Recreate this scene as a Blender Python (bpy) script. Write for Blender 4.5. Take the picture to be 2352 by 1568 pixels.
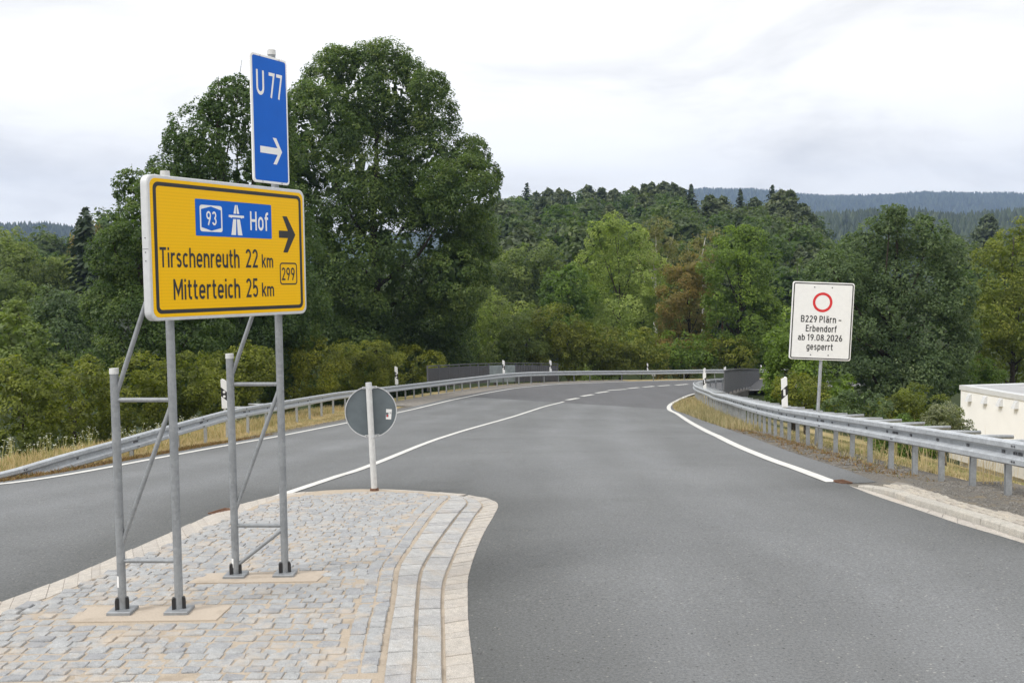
import bpy, math, random
import numpy as np
from mathutils import Vector, Matrix
from mathutils.geometry import delaunay_2d_cdt

for _o in list(bpy.data.objects):
    bpy.data.objects.remove(_o)
random.seed(7)
RNG = np.random.default_rng(7)
SC = bpy.context.scene
COL = SC.collection
rad = math.radians

# ------------------------------------------------------------------ camera
CAM_H = 2.45
FOC = 2287.0                      # focal length in pixels of a 2352 px wide frame (35 mm lens)
PITCH = math.atan(139.0 / FOC)
ROLL = 0.012
fwd = Vector((0, math.cos(PITCH), -math.sin(PITCH)))
_r0 = Vector((1, 0, 0)); _u0 = Vector((0, math.sin(PITCH), math.cos(PITCH)))
cright = _r0 * math.cos(ROLL) - _u0 * math.sin(ROLL)
cup = _u0 * math.cos(ROLL) + _r0 * math.sin(ROLL)
cam_d = bpy.data.cameras.new('camera')
cam_d.sensor_width = 36.0; cam_d.lens = 36.0 * FOC / 2352.0
cam_d.clip_start = 0.1; cam_d.clip_end = 20000
cam = bpy.data.objects.new('camera', cam_d); COL.objects.link(cam)
M = Matrix((cright, cup, -fwd)).transposed().to_4x4()
M.translation = (0, 0, CAM_H)
cam.matrix_world = M
SC.camera = cam

# ------------------------------------------------------------------ sky, sun, exposure
SUN_EL, SUN_AZ = rad(50), rad(240)       # azimuth clockwise from +Y (from behind, a little to the left)
w = bpy.data.worlds.new('World'); SC.world = w; w.use_nodes = True
nt = w.node_tree; nt.nodes.clear()
def wn(t, **k):
    n = nt.nodes.new(t)
    for a, b in k.items(): setattr(n, a, b)
    return n
out = wn('ShaderNodeOutputWorld'); bg = wn('ShaderNodeBackground')
bg.inputs['Strength'].default_value = 0.1
skyt = wn('ShaderNodeTexSky'); skyt.sky_type = 'NISHITA'; skyt.sun_disc = False
skyt.sun_elevation = SUN_EL; skyt.sun_rotation = SUN_AZ; skyt.dust_density = 1.5
tc = wn('ShaderNodeTexCoord')
mp = wn('ShaderNodeMapping'); mp.inputs['Scale'].default_value = (1.0, 1.0, 3.4)
nt.links.new(tc.outputs['Generated'], mp.inputs['Vector'])
nz = wn('ShaderNodeTexNoise'); nz.inputs['Scale'].default_value = 3.4; nz.inputs['Detail'].default_value = 7
nz.inputs['Roughness'].default_value = 0.55; nz.inputs['Distortion'].default_value = 0.4
nt.links.new(mp.outputs['Vector'], nz.inputs['Vector'])
cr = wn('ShaderNodeValToRGB')
e = cr.color_ramp.elements
e[0].position = 0.33; e[0].color = (6.9, 6.85, 6.75, 1)
e[1].position = 0.52; e[1].color = (9.1, 9.0, 8.75, 1)
e2 = e.new(0.43); e2.color = (8.1, 8.0, 7.8, 1)
e3 = e.new(0.72); e3.color = (9.8, 9.75, 9.55, 1)
nt.links.new(nz.outputs['Fac'], cr.inputs['Fac'])
nz2 = wn('ShaderNodeTexNoise'); nz2.inputs['Scale'].default_value = 1.3; nz2.inputs['Detail'].default_value = 4
nt.links.new(mp.outputs['Vector'], nz2.inputs['Vector'])
cr2 = wn('ShaderNodeValToRGB')
cr2.color_ramp.elements[0].position = 0.2; cr2.color_ramp.elements[0].color = (0.93, 0.93, 0.93, 1)
cr2.color_ramp.elements[1].position = 0.38; cr2.color_ramp.elements[1].color = (1, 1, 1, 1)
nt.links.new(nz2.outputs['Fac'], cr2.inputs['Fac'])
mixw = wn('ShaderNodeMixRGB'); nt.links.new(cr2.outputs['Color'], mixw.inputs['Fac'])
nt.links.new(skyt.outputs['Color'], mixw.inputs['Color1']); nt.links.new(cr.outputs['Color'], mixw.inputs['Color2'])
nt.links.new(mixw.outputs['Color'], bg.inputs['Color']); nt.links.new(bg.outputs['Background'], out.inputs['Surface'])

sd = bpy.data.lights.new('sun', 'SUN'); sd.energy = 1.5; sd.angle = rad(14); sd.color = (1.0, 0.98, 0.95)
sun = bpy.data.objects.new('sun', sd); COL.objects.link(sun)
_sd = Vector((math.sin(SUN_AZ) * math.cos(SUN_EL), math.cos(SUN_AZ) * math.cos(SUN_EL), math.sin(SUN_EL)))
sun.rotation_euler = (-_sd).to_track_quat('-Z', 'Y').to_euler()
sun.location = (-20, -30, 60)
SC.view_settings.view_transform = 'Standard'; SC.view_settings.look = 'None'
SC.view_settings.exposure = 0.54; SC.view_settings.gamma = 1.0; SC.view_settings.use_curve_mapping = False
SC.cycles.max_bounces = 6; SC.cycles.transparent_max_bounces = 6; SC.cycles.volume_bounces = 0
SC.cycles.caustics_reflective = False; SC.cycles.caustics_refractive = False

# ------------------------------------------------------------------ terrain functions
def pch(xs, ys):
    xs = np.array(xs, float); ys = np.array(ys, float)
    h = np.diff(xs); d = np.diff(ys) / h
    m = np.zeros_like(xs); m[0] = d[0]; m[-1] = d[-1]
    for i in range(1, len(xs) - 1):
        if d[i-1] * d[i] > 0:
            w1 = 2*h[i] + h[i-1]; w2 = h[i] + 2*h[i-1]
            m[i] = (w1 + w2) / (w1/d[i-1] + w2/d[i])
    def f(x):
        x = np.clip(np.asarray(x, float), xs[0], xs[-1])
        i = np.clip(np.searchsorted(xs, x) - 1, 0, len(h) - 1)
        t = (x - xs[i]) / h[i]
        return ((2*t**3-3*t**2+1)*ys[i] + (t**3-2*t**2+t)*h[i]*m[i] + (-2*t**3+3*t**2)*ys[i+1] + (t**3-t**2)*h[i]*m[i+1])
    return f
R_prof = pch([-80, 7, 9, 12.7, 21.7, 27, 40, 50, 60, 72, 84, 100, 130],
             [0, 0, -.08, -.38, -1.2, -1.72, -2.85, -3.6, -4.22, -4.9, -5.5, -6.1, -6.8])
def zroad(x, y):
    x = np.asarray(x, float); y = np.asarray(y, float)
    xl = np.interp(y, [0, 16, 27, 55, 68, 72, 85], [-6, -7.5, -9, -5.1, -.8, 4, 12])
    b = np.interp(y, [25, 45], [0, .022])
    return R_prof(y) - b * np.clip(x - xl, 0, 18)

def ray(px, py):
    d = fwd + cright * ((px - 1176.0) / FOC) + cup * ((784.0 - py) / FOC)
    return d
def at(px, py, depth):
    """world point seen at a frame position, at a distance along +Y"""
    d = ray(px, py)
    return Vector((0, 0, CAM_H)) + d * (depth / d.y)
def on_road(px, py, h=0.0):
    d = ray(px, py)
    lo, hi = 3.0, 140.0
    prev = lo
    for t in np.arange(3.0, 140, 0.5):
        p = d * (t / d.y)
        if CAM_H + p.z < float(zroad(p.x, p.y)) + h:
            hi = t; lo = prev; break
        prev = t
    for _ in range(40):
        m = (lo + hi) / 2; p = d * (m / d.y)
        if CAM_H + p.z < float(zroad(p.x, p.y)) + h: hi = m
        else: lo = m
    p = d * (hi / d.y)
    return Vector((p.x, p.y, CAM_H + p.z))
def on_z(px, py, z):
    d = ray(px, py); t = (z - CAM_H) / d.z
    return Vector((0, 0, CAM_H)) + d * t
def z3(zx, zy): return (zx * .5527 / 1.0884, (1150 + zy * .5527) / 1.0884)
def z6(zx, zy): return ((1660 + zx * .38265) / 1.0884, (880 + zy * .38265) / 1.0884)
def z7(zx, zy): return ((2100 + zx * .2551) / 1.0884, (1000 + zy * .2551) / 1.0884)
def z1(zx, zy): return ((330 + zx * .4656) / 1.0884, (100 + zy * .4656) / 1.0884)

def smooth_poly(pts, step, it=2):
    """resample an xy polyline evenly along Catmull-Rom"""
    P = [np.array(p[:2], float) for p in pts]
    P = [2*P[0]-P[1]] + P + [2*P[-1]-P[-2]]
    out = []
    for i in range(1, len(P)-2):
        for t in np.linspace(0, 1, 24, endpoint=False):
            a, b, c, d = P[i-1], P[i], P[i+1], P[i+2]
            out.append(.5*((2*b)+(c-a)*t+(2*a-5*b+4*c-d)*t*t+(3*b-a-3*c+d)*t**3))
    out.append(P[-2]); out = np.array(out)
    return resample(out, step)
def resample(P, step=None, n=None):
    P = np.asarray(P, float)
    s = np.concatenate([[0], np.cumsum(np.linalg.norm(np.diff(P, axis=0), axis=1))])
    if n is None: n = max(2, int(round(s[-1] / step)) + 1)
    q = np.linspace(0, s[-1], n)
    return np.stack([np.interp(q, s, P[:, k]) for k in range(P.shape[1])], 1)
def normals2(P):
    t = np.gradient(P[:, :2], axis=0); t /= np.linalg.norm(t, axis=1)[:, None] + 1e-9
    return np.stack([t[:, 1], -t[:, 0]], 1)      # to the right of travel

# ------------------------------------------------------------------ object helpers
ORI = {}
def empty(name, loc, label=None, cat=None, group=None, kind=None):
    o = bpy.data.objects.new(name, None); COL.objects.link(o); o.location = loc
    o.empty_display_size = .2
    ORI[o.name] = Vector(loc); tag(o, label, cat, group, kind); return o
def tag(o, label=None, cat=None, group=None, kind=None):
    if label: o['label'] = label
    if cat: o['category'] = cat
    if group: o['group'] = group
    if kind: o['kind'] = kind
    return o
def link(name, me, parent=None, loc=(0, 0, 0), rot=(0, 0, 0), scale=(1, 1, 1)):
    """link mesh data whose location is given in world space"""
    o = bpy.data.objects.new(name, me); COL.objects.link(o)
    loc = Vector(loc)
    if parent is not None:
        o.parent = parent; o.location = loc - ORI[parent.name]
    else: o.location = loc
    o.rotation_euler = rot; o.scale = scale
    ORI[o.name] = loc.copy()
    return o
def mesh(name, V, F, mat, smooth=False):
    me = bpy.data.meshes.new(name); me.from_pydata([tuple(v) for v in V], [], F); me.update()
    if mat: me.materials.append(mat)
    if smooth: me.polygons.foreach_set('use_smooth', [True] * len(me.polygons))
    return me
def mk(name, V, F, mat, parent=None, smooth=False):
    """vertices in world space; the object's origin is put at its parent's"""
    org = ORI[parent.name] if parent is not None else Vector((0, 0, 0))
    V = [Vector(v) - org for v in V]
    o = bpy.data.objects.new(name, mesh(name, V, F, mat, smooth)); COL.objects.link(o)
    if parent is not None: o.parent = parent
    ORI[o.name] = org.copy()
    return o
def fast_mesh(name, V, nper, mat, attr=None, smooth=False, attrs=None):
    """many separate faces of nper corners each"""
    V = np.ascontiguousarray(V, np.float32).reshape(-1, 3); nv = len(V); nf = nv // nper
    me = bpy.data.meshes.new(name)
    me.vertices.add(nv); me.vertices.foreach_set('co', V.ravel())
    me.loops.add(nv); me.loops.foreach_set('vertex_index', np.arange(nv, dtype=np.int32))
    me.polygons.add(nf); me.polygons.foreach_set('loop_start', np.arange(0, nv, nper, dtype=np.int32))
    me.polygons.foreach_set('loop_total', np.full(nf, nper, np.int32))
    if attr is not None:
        a = me.attributes.new('tint', 'FLOAT', 'POINT'); a.data.foreach_set('value', np.repeat(attr, nper).astype(np.float32))
    me.update(calc_edges=True)
    if mat: me.materials.append(mat)
    return me
class MB:
    def __init__(s): s.V = []; s.F = []
    def add(s, V, F):
        b = len(s.V); s.V += [Vector(v) for v in V]; s.F += [tuple(i + b for i in f) for f in F]; return s
    def box(s, c, ex, ey, ez):
        """centre and three half-axis vectors"""
        c = Vector(c); ex, ey, ez = Vector(ex), Vector(ey), Vector(ez)
        V = [c + ex*i + ey*j + ez*k for k in (-1, 1) for j in (-1, 1) for i in (-1, 1)]
        return s.add(V, [(0,2,3,1),(4,5,7,6),(0,1,5,4),(2,6,7,3),(0,4,6,2),(1,3,7,5)])
    def tube(s, a, b, r0, r1=None, n=12, cap=True):
        a, b = Vector(a), Vector(b); r1 = r0 if r1 is None else r1
        d = (b - a).normalized(); u = d.orthogonal().normalized(); v = d.cross(u)
        ring = lambda c, r: [c + (u*math.cos(2*math.pi*i/n) + v*math.sin(2*math.pi*i/n))*r for i in range(n)]
        F = [(i, (i+1) % n, n+(i+1) % n, n+i) for i in range(n)]
        if cap: F += [tuple(range(n))[::-1], tuple(range(n, 2*n))]
        return s.add(ring(a, r0) + ring(b, r1), F)
    def path(s, pts, rs, n=8):
        """tapered tube along points"""
        pts = [Vector(p) for p in pts]; rings = []
        for i, p in enumerate(pts):
            d = (pts[min(i+1, len(pts)-1)] - pts[max(i-1, 0)]).normalized()
            u = d.cross(Vector((.31, .95, .05))).normalized(); v = d.cross(u)
            rings += [p + (u*math.cos(2*math.pi*k/n) + v*math.sin(2*math.pi*k/n))*rs[i] for k in range(n)]
        F = [(j*n+k, j*n+(k+1) % n, (j+1)*n+(k+1) % n, (j+1)*n+k) for j in range(len(pts)-1) for k in range(n)]
        F.append(tuple(range((len(pts)-1)*n, len(pts)*n)))
        return s.add(rings, F)
    def prism(s, poly, off):
        """closed planar polygon extruded by a vector"""
        poly = [Vector(p) for p in poly]; n = len(poly); off = Vector(off)
        return s.add(poly + [p + off for p in poly], [tuple(range(n))[::-1], tuple(range(n, 2*n))] +
                     [(i, (i+1) % n, n+(i+1) % n, n+i) for i in range(n)])
    def obj(s, name, mat, parent=None, smooth=False): return mk(name, s.V, s.F, mat, parent, smooth)
def auto_smooth(o, ang=40):
    me = o.data
    me.polygons.foreach_set('use_smooth', [True]*len(me.polygons))
    me.set_sharp_from_angle(angle=rad(ang))
    return o

# ------------------------------------------------------------------ materials
def mat(name):
    m = bpy.data.materials.new(name); m.use_nodes = True
    n = m.node_tree.nodes; n.clear()
    o = n.new('ShaderNodeOutputMaterial'); b = n.new('ShaderNodeBsdfPrincipled')
    m.node_tree.links.new(b.outputs[0], o.inputs['Surface'])
    return m, m.node_tree, b
def nd(t, typ, **k):
    n = t.nodes.new(typ)
    for a, b in k.items():
        if a in n.inputs: n.inputs[a].default_value = b
        else: setattr(n, a, b)
    return n
def ramp(t, fac, stops):
    r = t.nodes.new('ShaderNodeValToRGB'); t.links.new(fac, r.inputs['Fac'])
    el = r.color_ramp.elements
    while len(el) < len(stops): el.new(.5)
    for x, (p, c) in zip(el, stops): x.position = p; x.color = (*c, 1) if len(c) == 3 else c
    return r.outputs['Color']
def mixc(t, f, a, b, mode='MIX'):
    m = t.nodes.new('ShaderNodeMixRGB'); m.blend_type = mode
    for s, v in (('Fac', f), ('Color1', a), ('Color2', b)):
        if hasattr(v, 'is_linked'): t.links.new(v, m.inputs[s])
        elif isinstance(v, (int, float)): m.inputs[s].default_value = v
        else: m.inputs[s].default_value = (*v, 1)
    return m.outputs['Color']
def coords(t, kind='Object'):
    c = t.nodes.new('ShaderNodeTexCoord'); return c.outputs[kind]
def gpos(t): return t.nodes.new('ShaderNodeNewGeometry').outputs['Position']
def noise(t, vec, scale, detail=4, rough=.55, out='Fac'):
    n = nd(t, 'ShaderNodeTexNoise', Scale=scale, Detail=detail, Roughness=rough); t.links.new(vec, n.inputs['Vector'])
    return n.outputs[out]
def bump(t, b, h, strength, dist):
    n = nd(t, 'ShaderNodeBump', Strength=strength, Distance=dist); t.links.new(h, n.inputs['Height'])
    t.links.new(n.outputs['Normal'], b.inputs['Normal'])
def setc(t, b, c):
    if hasattr(c, 'is_linked'): t.links.new(c, b.inputs['Base Color'])
    else: b.inputs['Base Color'].default_value = (*c, 1)
def rnd_obj(t): return t.nodes.new('ShaderNodeObjectInfo').outputs['Random']

def simple(name, col, rough=.6, metal=0, var=.12, scale=30, spec=.5, bmp=0):
    m, t, b = mat(name)
    n = noise(t, gpos(t), scale, 5)
    lo = tuple(max(0, c*(1-var)) for c in col); hi = tuple(c*(1+var) for c in col)
    setc(t, b, ramp(t, n, [(.3, lo), (.7, hi)]))
    b.inputs['Roughness'].default_value = rough; b.inputs['Metallic'].default_value = metal
    b.inputs['Specular IOR Level'].default_value = spec
    if bmp: bump(t, b, n, bmp, .005)
    return m

def asphalt(name, base, tone, patchy=.16):
    m, t, b = mat(name); p = gpos(t)
    fine = noise(t, p, 95, 4, .85); mid = noise(t, p, 42, 4, .8); big = noise(t, p, .35, 4, .6)
    mp_ = nd(t, 'ShaderNodeMapping', Scale=(.9, .12, 1)); t.links.new(p, mp_.inputs['Vector'])
    streak = noise(t, mp_.outputs[0], 1.1, 4, .6)
    c = ramp(t, fine, [(.3, tuple(base*.35*x for x in tone)), (.5, tuple(base*x for x in tone)), (.7, tuple(base*1.95*x for x in tone))])
    c = mixc(t, .6, c, ramp(t, mid, [(.3, tuple(base*.40*x for x in tone)), (.5, tuple(base*x for x in tone)), (.7, tuple(base*1.7*x for x in tone))]))
    v = nd(t, 'ShaderNodeTexVoronoi', Scale=30.0); t.links.new(p, v.inputs['Vector'])
    sp = ramp(t, v.outputs['Distance'], [(.20, (1, 1, 1)), (.30, (0, 0, 0))])
    selc = ramp(t, v.outputs['Color'], [(.78, (0, 0, 0)), (.82, (1, 1, 1))])
    seld = ramp(t, v.outputs['Color'], [(.16, (1, 1, 1)), (.2, (0, 0, 0))])
    spk = mixc(t, 1.0, sp, selc, 'MULTIPLY')
    c = mixc(t, spk, c, (.30, .295, .28)); c = mixc(t, mixc(t, 1.0, sp, seld, 'MULTIPLY'), c, (.07, .07, .07))
    c = mixc(t, 1.0, c, ramp(t, big, [(.3, (1-patchy,)*3), (.7, (1+patchy*.6,)*3)]), 'MULTIPLY')
    c = mixc(t, 1.0, c, ramp(t, streak, [(.3, (.90, .90, .89)), (.7, (1.06, 1.06, 1.06))]), 'MULTIPLY')
    at_ = t.nodes.new('ShaderNodeAttribute'); at_.attribute_name = 'edge_dirt'
    wr = t.nodes.new('ShaderNodeAttribute'); wr.attribute_name = 'wear'
    c = mixc(t, wr.outputs['Fac'], c, mixc(t, 1.0, c, (1.16, 1.16, 1.17), 'MULTIPLY'))
    st = noise(t, p, .9, 5, .65)
    c = mixc(t, 1.0, c, ramp(t, st, [(.60, (1, 1, 1)), (.74, (.86, .86, .85))]), 'MULTIPLY')
    c = mixc(t, at_.outputs['Fac'], c, mixc(t, 1.0, c, (.62, .62, .60), 'MULTIPLY'))
    setc(t, b, c); b.inputs['Roughness'].default_value = .82; b.inputs['Specular IOR Level'].default_value = .35
    bump(t, b, fine, .5, .006)
    return m
M_ASPH = asphalt('old_asphalt', .165, (.97, 1.0, 1.025), .12)
M_ASPH2 = asphalt('newer_asphalt', .122, (.98, .985, 1.04), .05)

def paintm():
    m, t, b = mat('road_paint'); p = gpos(t)
    n = noise(t, p, 60, 4, .7); n2 = noise(t, p, 3, 4, .6)
    c = ramp(t, n, [(.25, (.36, .35, .33)), (.42, (.66, .65, .62)), (.7, (.74, .73, .70))])
    c = mixc(t, 1.0, c, ramp(t, n2, [(.3, (.86, .86, .85)), (.6, (1, 1, 1))]), 'MULTIPLY')
    setc(t, b, c); b.inputs['Roughness'].default_value = .7; return m
M_PAINT = paintm()

def galv(name, base, metal=.35, rough=.48):
    m, t, b = mat(name); p = gpos(t)
    v = nd(t, 'ShaderNodeTexVoronoi', Scale=38.0); t.links.new(p, v.inputs['Vector'])
    n = noise(t, p, 6, 5, .65)
    bl = (base*.95, base*1.0, base*1.06)
    c = ramp(t, v.outputs['Color'], [(0, tuple(x*.86 for x in bl)), (1, tuple(x*1.1 for x in bl))])
    c = mixc(t, 1.0, c, ramp(t, n, [(.25, (.80, .80, .80)), (.7, (1.08, 1.08, 1.07))]), 'MULTIPLY')
    setc(t, b, c); b.inputs['Metallic'].default_value = metal
    t.links.new(ramp(t, n, [(.3, (rough-.1,)*3), (.7, (rough+.12,)*3)]), b.inputs['Roughness'])
    return m
M_GALV = galv('galvanised_steel', .40)
M_GALVP = galv('galvanised_pole', .31, .3, .5)
M_BEAM = galv('galvanised_beam', .52, .25, .5)
M_ALU = simple('brushed_aluminium', (.62, .63, .64), .45, .4, .06, 20)
M_WHITE = simple('white_sheeting', (.82, .82, .815), .38, 0, .03, 12)
M_DIRTYWHITE = simple('weathered_white_plastic', (.60, .605, .60), .5, 0, .12, 14)
M_BLACK = simple('black_film', (.018, .018, .019), .42, 0, .15, 20)
M_BLACKP = simple('black_plastic', (.02, .02, .022), .5, 0, .15, 20)
M_BLUE = simple('blue_sheeting', (.002, .115, .56), .36, 0, .04, 5, .22)
M_RED = simple('red_sheeting', (.62, .015, .02), .35, 0, .05, 12)
M_GREYB = simple('grey_coated_aluminium', (.115, .14, .155), .45, 0, .10, 9)
M_RUST = simple('rusty_iron', (.15, .08, .05), .85, 0, .4, 45, .3, .6)
M_DARKRAIL = simple('dark_grey_coating', (.105, .108, .118), .5, 0, .12, 8)
M_PANELL = simple('pale_translucent_panel', (.25, .29, .30), .4, 0, .2, 3)
M_CONC = simple('weathered_concrete', (.24, .22, .195), .9, 0, .25, 5, .3, .3)
M_DARKCONC = simple('dark_weathered_concrete', (.11, .10, .09), .9, 0, .3, 3, .3, .3)
M_PLINTH = simple('pale_concrete', (.55, .54, .51), .85, 0, .08, 4, .3)
M_RENDER = simple('white_render', (.87, .865, .85), .9, 0, .03, 1.2, .2, .1)
M_ROOF = simple('grey_roof_membrane', (.40, .40, .41), .6, 0, .10, 1.5)
M_ROOFEDGE = simple('metal_roof_edge', (.62, .63, .64), .5, 0, .05, 3)
M_BARK = simple('tree_bark', (.055, .045, .035), .9, 0, .4, 9, .2, .6)
M_BIRCH = simple('birch_bark', (.55, .53, .48), .8, 0, .25, 4, .2)
M_PINEBARK = simple('pine_bark', (.13, .07, .04), .9, 0, .35, 4, .2)

def yellowm():
    m, t, b = mat('yellow_sheeting'); p = coords(t, 'Object')
    sx = t.nodes.new('ShaderNodeSeparateXYZ'); t.links.new(p, sx.inputs[0])
    wv = nd(t, 'ShaderNodeTexWave', Scale=14.0, Distortion=.4, Detail=1.0); wv.wave_type = 'BANDS'; wv.bands_direction = 'Z'
    t.links.new(p, wv.inputs['Vector'])
    c = ramp(t, wv.outputs['Fac'], [(0, (.84, .475, .002)), (1, (.90, .51, .002))])
    setc(t, b, c); b.inputs['Roughness'].default_value = .38; b.inputs['Specular IOR Level'].default_value = .22
    return m
M_YELLOW = yellowm()

def granite(name, base, warm=(1, 1, 1), jit=.3, sand=0):
    m, t, b = mat(name); p = gpos(t)
    fine = noise(t, p, 190, 2, .8); mid = noise(t, p, 14, 4, .6)
    c = ramp(t, fine, [(.3, tuple(base*.50*x for x in warm)), (.5, tuple(base*x for x in warm)), (.72, tuple(base*1.5*x for x in warm))])
    c = mixc(t, 1.0, c, ramp(t, mid, [(.25, (.8, .8, .8)), (.75, (1.12, 1.12, 1.12))]), 'MULTIPLY')
    g = t.nodes.new('ShaderNodeObjectInfo').outputs['Random']
    isl = t.nodes.new('ShaderNodeNewGeometry').outputs['Random Per Island']
    ad = nd(t, 'ShaderNodeMath', operation='ADD'); t.links.new(g, ad.inputs[0]); t.links.new(isl, ad.inputs[1])
    fr = nd(t, 'ShaderNodeMath', operation='FRACT'); t.links.new(ad.outputs[0], fr.inputs[0])
    c = mixc(t, 1.0, c, ramp(t, fr.outputs[0], [(0, (1-jit, 1-jit, 1-jit*.8)), (.5, (1, 1, 1)), (.85, (1+jit*.45,)*3), (1, (1+jit*.5, 1+jit*.3, 1+jit*.1))]), 'MULTIPLY')
    if sand:
        n2 = noise(t, p, 3.2, 5, .7)
        c = mixc(t, ramp(t, n2, [(.5, (0, 0, 0)), (.68, (sand,)*3)]), c, (.52, .42, .31))
    setc(t, b, c); b.inputs['Roughness'].default_value = .85; b.inputs['Specular IOR Level'].default_value = .3
    bump(t, b, mixc(t, .5, fine, mid), .8, .006)
    return m
M_SETT = granite('grey_granite', .37, (.985, 1.0, 1.01), .13, .65)
M_SLAB = granite('grey_granite_slab', .44, (1.0, .99, .97), .13, .35)
M_GUTTER = granite('beige_concrete_slab', .46, (1.05, .97, .87), .08, .2)
M_BEIGE = granite('beige_sett', .42, (1.06, .97, .83), .12, .2)
M_KERB = granite('pale_kerb', .45, (1.05, .99, .88), .08, .2)

def sandm():
    m, t, b = mat('joint_sand'); p = gpos(t)
    n = noise(t, p, 120, 3, .8); n2 = noise(t, p, 5, 4, .6)
    c = ramp(t, n, [(.3, (.33, .275, .215)), (.5, (.46, .39, .31)), (.7, (.53, .45, .365))])
    c = mixc(t, ramp(t, n2, [(.5, (0, 0, 0)), (.7, (.45, .45, .45))]), c, (.24, .20, .16))
    setc(t, b, c); b.inputs['Roughness'].default_value = .95; b.inputs['Specular IOR Level'].default_value = .2
    bump(t, b, n, .7, .008); return m
M_SAND = sandm()
def padm():
    m, t, b = mat('sandy_concrete'); p = gpos(t)
    n = noise(t, p, 90, 3, .7); n2 = noise(t, p, 4, 5, .65)
    c = ramp(t, n, [(.3, (.41, .345, .28)), (.7, (.51, .44, .36))])
    c = mixc(t, ramp(t, n2, [(.5, (0, 0, 0)), (.7, (.55, .55, .55))]), c, (.26, .21, .16))
    setc(t, b, c); b.inputs['Roughness'].default_value = .95; bump(t, b, n, .5, .005); return m
M_PAD = padm()

def leafm(name, stops, trans=.42, rough=.5, gain=1.0, tcol=(1.5, 1.6, .75)):
    """stops: colours along the per-leaf tint attribute"""
    m, t, b = mat(name); stops = [tuple(v*gain for v in s) for s in stops]
    a = t.nodes.new('ShaderNodeAttribute'); a.attribute_name = 'tint'
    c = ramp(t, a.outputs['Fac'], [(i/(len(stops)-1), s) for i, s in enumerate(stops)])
    big = noise(t, gpos(t), .35, 3, .6)
    c = mixc(t, 1.0, c, ramp(t, big, [(.3, (.82, .86, .8)), (.7, (1.15, 1.12, 1.1))]), 'MULTIPLY')
    oi = rnd_obj(t)
    c = mixc(t, 1.0, c, ramp(t, oi, [(0, (.84, .88, .9)), (1, (1.14, 1.08, 1.0))]), 'MULTIPLY')
    setc(t, b, c); b.inputs['Roughness'].default_value = rough; b.inputs['Specular IOR Level'].default_value = .35
    tr = t.nodes.new('ShaderNodeBsdfTranslucent')
    t.links.new(mixc(t, 1.0, c, tcol, 'MULTIPLY'), tr.inputs['Color'])
    mx = t.nodes.new('ShaderNodeMixShader'); mx.inputs['Fac'].default_value = trans
    t.links.new(b.outputs[0], mx.inputs[1]); t.links.new(tr.outputs[0], mx.inputs[2])
    o = [n for n in t.nodes if n.type == 'OUTPUT_MATERIAL'][0]
    t.links.new(mx.outputs[0], o.inputs['Surface'])
    return m
L_OAK = leafm('oak_leaves', [(.030, .052, .016), (.048, .078, .022), (.075, .108, .030), (.120, .145, .045)], gain=1.75)
L_BLUE = leafm('ash_grey_green_leaves', [(.036, .058, .026), (.06, .09, .04), (.092, .128, .06), (.15, .18, .095)], gain=1.7)
L_LIGHT = leafm('light_green_leaves', [(.10, .135, .034), (.15, .19, .05), (.20, .24, .07), (.26, .29, .10)], gain=1.7)
L_YEL = leafm('yellow_green_leaves', [(.10, .125, .02), (.155, .18, .03), (.21, .225, .042), (.28, .27, .06)], gain=1.25)
L_HEDGE = leafm('hedge_leaves', [(.042, .052, .008), (.072, .084, .012), (.108, .118, .018), (.155, .165, .032)], gain=2.1)
L_DARK = leafm('dark_green_leaves', [(.045, .075, .013), (.07, .11, .018), (.10, .15, .026), (.15, .195, .036)], gain=1.75)
L_ORANGE = leafm('orange_brown_leaves', [(.125, .125, .04), (.17, .14, .05), (.205, .15, .055), (.16, .18, .05)], gain=1.35)
L_BIRCH = leafm('yellowing_birch_leaves', [(.14, .14, .05), (.20, .19, .07), (.25, .23, .09), (.30, .26, .11)], gain=1.2)
L_WOOD = leafm('woodland_leaves', [(.055, .075, .022), (.08, .105, .03), (.112, .138, .04), (.15, .168, .055)], gain=2.0)
L_HILL = leafm('hill_leaves', [(.045, .068, .026), (.066, .096, .036), (.09, .124, .046), (.125, .155, .06)], gain=1.3)
L_SPRUCE = leafm('spruce_needles', [(.022, .038, .02), (.034, .056, .028), (.05, .075, .036), (.07, .098, .045)], .12)
L_PINE = leafm('pine_needles', [(.055, .072, .036), (.08, .10, .05), (.108, .128, .065), (.135, .155, .08)], .3, gain=1.4)
L_PALE = leafm('variegated_leaves', [(.10, .12, .06), (.17, .19, .10), (.28, .29, .19), (.42, .42, .32)])
L_GRASS = leafm('verge_grass', [(.56, .48, .33), (.49, .41, .25), (.38, .34, .18), (.19, .22, .08)], .25, .8, 1.0, (1.1, 1.05, .9))
L_RUSTGRASS = leafm('brown_dead_grass', [(.20, .11, .045), (.26, .15, .06), (.32, .21, .09), (.16, .16, .05)], .2, .8, 1.0, (1.1, 1.05, .9))
L_FLOWER = leafm('white_umbels', [(.55, .55, .42), (.68, .68, .60), (.74, .74, .70), (.45, .42, .20)], .15, .8)

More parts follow.
